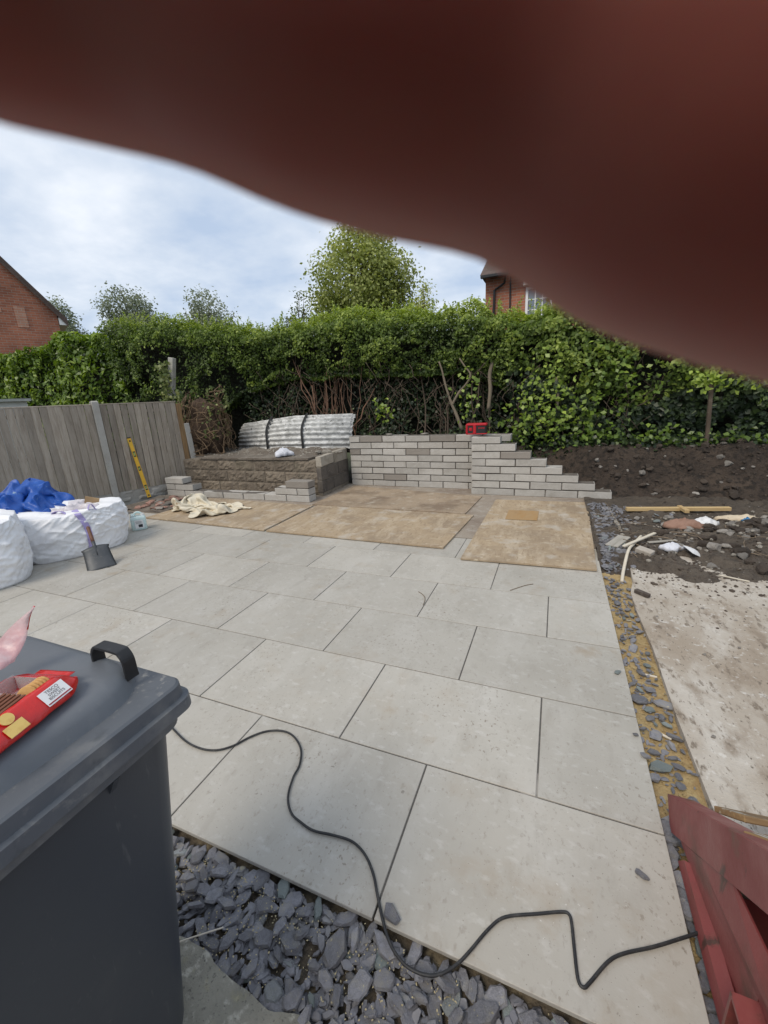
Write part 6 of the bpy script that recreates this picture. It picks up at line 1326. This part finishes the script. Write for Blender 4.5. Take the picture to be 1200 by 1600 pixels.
# pale shed roof beyond the fence
M['felt'] = mat('felt', (0.42, 0.43, 0.40), .9, [(4, (0.3, 0.31, 0.28), .45, .65, .8)], [(40, .4, .005)])
M['render_white'] = mat('render_white', (0.62, 0.63, 0.6), .9, [(3, (0.5, 0.5, 0.46), .45, .65, .7)])
s_ = atX(40, 622, -8.2)
sd_ = thing('garden_shed', 'pale low shed with felt roof beyond the fence', 'shed', (-8.2, s_[1], 0), f_ang)
q_ = MB(); q_.box(-3.2, 0, 0, 2.2, -.12, s_[2]-.06); obj('wall', q_, M['render_white'], sd_)
q_ = MB(); q_.add([(-3.3, -.1, s_[2]-.06), (.06, -.1, s_[2]-.06), (.06, 2.3, s_[2]-.06), (-3.3, 2.3, s_[2]-.06), (-3.3, -.1, s_[2]-.01), (.06, -.1, s_[2]-.01), (.06, 2.3, s_[2]+.06), (-3.3, 2.3, s_[2]+.06)], [(0, 3, 2, 1), (4, 5, 6, 7), (0, 1, 5, 4), (1, 2, 6, 5), (2, 3, 7, 6), (3, 0, 4, 7)]); obj('roof', q_, M['felt'], sd_)
# ================================================================== the photographer's hand with its finger across the lens, holding the phone
M['skin'] = mat('skin', (0.34, 0.115, 0.092), .5, [(60, (0.30, 0.10, 0.08), .5, .7, .5)], [(600, .15, .0004)], sss=(1.0, (1.0, .25, .12), .007), coord='obj')
M['nail'] = mat('nail', (0.62, 0.38, 0.31), .3)
M['sleeve'] = mat('sleeve', (0.035, 0.037, 0.042), .95, [(40, (0.06, 0.06, 0.065), .5, .7, .6)], [(200, .6, .001)], coord='obj')
M['phone_back'] = mat('phone_back', (0.02, 0.021, 0.024), .35)
M['lens_glass'] = mat('lens_glass', (0.006, 0.006, 0.008), .05)
hand_mw = Matrix(((C_R[0], C_U[0], C_F[0], CAM[0]), (C_R[1], C_U[1], C_F[1], CAM[1]), (C_R[2], C_U[2], C_F[2], CAM[2]), (0, 0, 0, 1)))   # right, up, forward
hand_mw = hand_mw @ Matrix.Scale(-1, 4, Vector((0, 0, 1)))                    # keep it right handed: local z points back
mm = .001
# lower edge of the finger as seen in the photograph (pixels), and a depth for its axis
EDGE = [(-260, 128, 14.0), (-120, 146, 15.0), (0, 166, 15.6), (90, 182, 15.8), (170, 200, 16.0), (260, 245, 16.2), (400, 313, 16.4), (520, 352, 16.5), (640, 383, 16.5), (760, 405, 16.4), (850, 447, 16.2), (930, 500, 16.0), (1030, 552, 15.8), (1130, 580, 15.5), (1250, 602, 15.0), (1450, 655, 14.5)]
RAD = [6.2, 7.3, 7.9, 8.1, 8.2, 8.2, 8.3, 8.6, 8.9, 9.2, 9.3, 9.2, 9.1, 9.2, 9.5, 10.0]
axis = []
for (px, py, D_), r_ in zip(EDGE, RAD):
    ex, ey = (px-600)/F_PX, (800-py)/F_PX; vx, vy = math.sin(math.radians(18)), math.cos(math.radians(18))   # across the finger, upwards
    best = None
    for k in range(4000):                                                          # move the centre up until the tube's limb touches the edge ray
        s_ = k*.02; c_ = Vector((ex*D_+vx*s_, ey*D_+vy*s_, D_)); e_ = Vector((ex, ey, 1)).normalized()
        if (c_-e_*c_.dot(e_)).length >= r_: best = c_; break
    axis.append(best)
hm = MB()
def hp(v): return (v[0]*mm, v[1]*mm, -v[2]*mm)
ext = axis[-1]
idx_path = [hp(a) for a in axis]; idx_r = [r*mm for r in RAD]
tipd = (Vector(idx_path[0])-Vector(idx_path[1])).normalized()
idx_path = [tuple(Vector(idx_path[0])+tipd*.0052), tuple(Vector(idx_path[0])+tipd*.0035)] + idx_path; idx_r = [.0018, .0042]+idx_r
knk = (54, -2, 6); idx_path += [hp((40, 5, 11)), hp(knk)]; idx_r += [.0102, .0115]
hm.tube(idx_path, idx_r, 20)
def finger(pts, rs): hm.tube(smooth_path([hp(p_) for p_ in pts], 5), list(np.interp(np.linspace(0, 1, 5*(len(pts)-1)+1), np.linspace(0, 1, len(pts)), [r*mm for r in rs])), 16)
finger([(54, -28, 4), (40, -35, 9.5), (18, -39, 11), (-4, -41, 10), (-22, -42, 8.5), (-30, -42, 7.5)], [11.5, 10, 9, 8.5, 7.5, 3])
finger([(53, -50, 3), (40, -55, 9), (20, -58, 10.5), (0, -60, 9.5), (-15, -61, 8), (-23, -61, 7.2)], [11, 9.5, 8.6, 8.1, 7.2, 3])
finger([(50, -70, 1), (38, -75, 7.5), (22, -77, 9), (8, -79, 8), (-4, -80, 7.2), (-10, -80, 6.6)], [10, 8.4, 7.6, 7.1, 6.3, 3])
finger([(46, -70, -26), (38, -45, -27), (22, -22, -22), (6, -8, -19.5), (-2, -3, -19)], [13, 12, 10, 9, 4])           # thumb on the screen side
# palm and wrist
def ell(c, r, n=18, m_=12):
    V = [hp((c[0]+r[0]*math.sin(math.pi*j/m_)*math.cos(6.2832*i/n), c[1]+r[1]*math.cos(math.pi*j/m_), c[2]+r[2]*math.sin(math.pi*j/m_)*math.sin(6.2832*i/n))) for j in range(m_+1) for i in range(n)]
    hm.add(V, [(j*n+i, j*n+(i+1) % n, (j+1)*n+(i+1) % n, (j+1)*n+i) for j in range(m_) for i in range(n)])
ell((56, -38, -8), (14, 48, 20)); ell((50, -70, -20), (18, 36, 18)); ell((58, -86, -16), (20, 34, 20))
hm.tube(smooth_path([hp((57, -80, -18)), hp((60, -115, -26)), hp((66, -150, -42)), hp((82, -240, -95)), hp((100, -330, -150))], 4), [.026]*4+[.024]*4+[.026]*4+[.033]*5, 18)
hn = obj('hand', hm, M['skin'], None, True); hn.matrix_world = hand_mw
rm = hn.modifiers.new('join', 'REMESH'); rm.mode = 'VOXEL'; rm.voxel_size = .0014; rm.use_smooth_shade = True
sm = hn.modifiers.new('soft', 'SMOOTH'); sm.factor = .5; sm.iterations = 6
tag(hn, "out of focus finger of the photographer's hand laid across the lens", 'hand')
sl = MB(); sl.tube(smooth_path([hp((63, -135, -34)), hp((66, -150, -42)), hp((82, -240, -95)), hp((100, -330, -150))], 5), [.031, .0325, .033]+[.035]*6+[.04]*7, 20, False); o = obj('sleeve', sl, M['sleeve'], hn, True); o.modifiers.new('t', 'SOLIDIFY').thickness = .002
# nails sit on the side away from the phone
def nail(p_, d_, w_=5.2, l_=10):
    m_ = MB(); V = []; d2 = Vector((-d_[1], d_[0]))
    for j in range(5):
        for i in range(7):
            u, v = i/6*2-1, j/4; x = p_[0]+d_[0]*v*l_+d2[0]*u*w_*(1-.25*v*v); y = p_[1]+d_[1]*v*l_+d2[1]*u*w_*(1-.25*v*v); V.append(hp((x, y, p_[2]-1.9*u*u-.9*v*v)))
    m_.add(V, [(j*7+i, j*7+i+1, (j+1)*7+i+1, (j+1)*7+i) for j in range(4) for i in range(6)]); o = obj('fingernail', m_, M['nail'], hn, True); o.modifiers.new('t', 'SOLIDIFY').thickness = .0006
a0 = axis[0]; nail((a0.x+7, a0.y+1.5, a0.z+6.6), (-.95, .31), 4.2, 9); nail((-18, -42, 17), (-1, 0), 4.8); nail((-12, -61, 16), (-1, 0), 4.6); nail((-1, -80, 14.2), (-1, 0), 4)
# the phone, out of view behind the lens, put in to shade the finger
ph = thing('phone', 'unseen dark smartphone held upright in the hand, shading the finger', 'phone'); ph.matrix_world = hand_mw
t = MB(); rg = [rrect(.0355, .0735, .010, z, 6, -.022, -.055) for z in (.0016, .0010)]; t.loft([rrect(.0345, .0725, .0095, .0011, 6, -.022, -.055), rrect(.0357, .0737, .010, .0022, 6, -.022, -.055), rrect(.0357, .0737, .010, .0080, 6, -.022, -.055), rrect(.0345, .0725, .0095, .0090, 6, -.022, -.055)]); obj('case', t, M['phone_back'], ph)
t = MB(); t.loft([rrect(.0335, .0715, .009, .0091, 6, -.022, -.055), rrect(.0335, .0715, .009, .0094, 6, -.022, -.055)]); obj('screen', t, M['lens_glass'], ph)
t = MB(); t.tube([(0, -.018, .0010), (0, -.018, -.0008)], .0065, 20); obj('camera_lens', t, M['lens_glass'], ph)
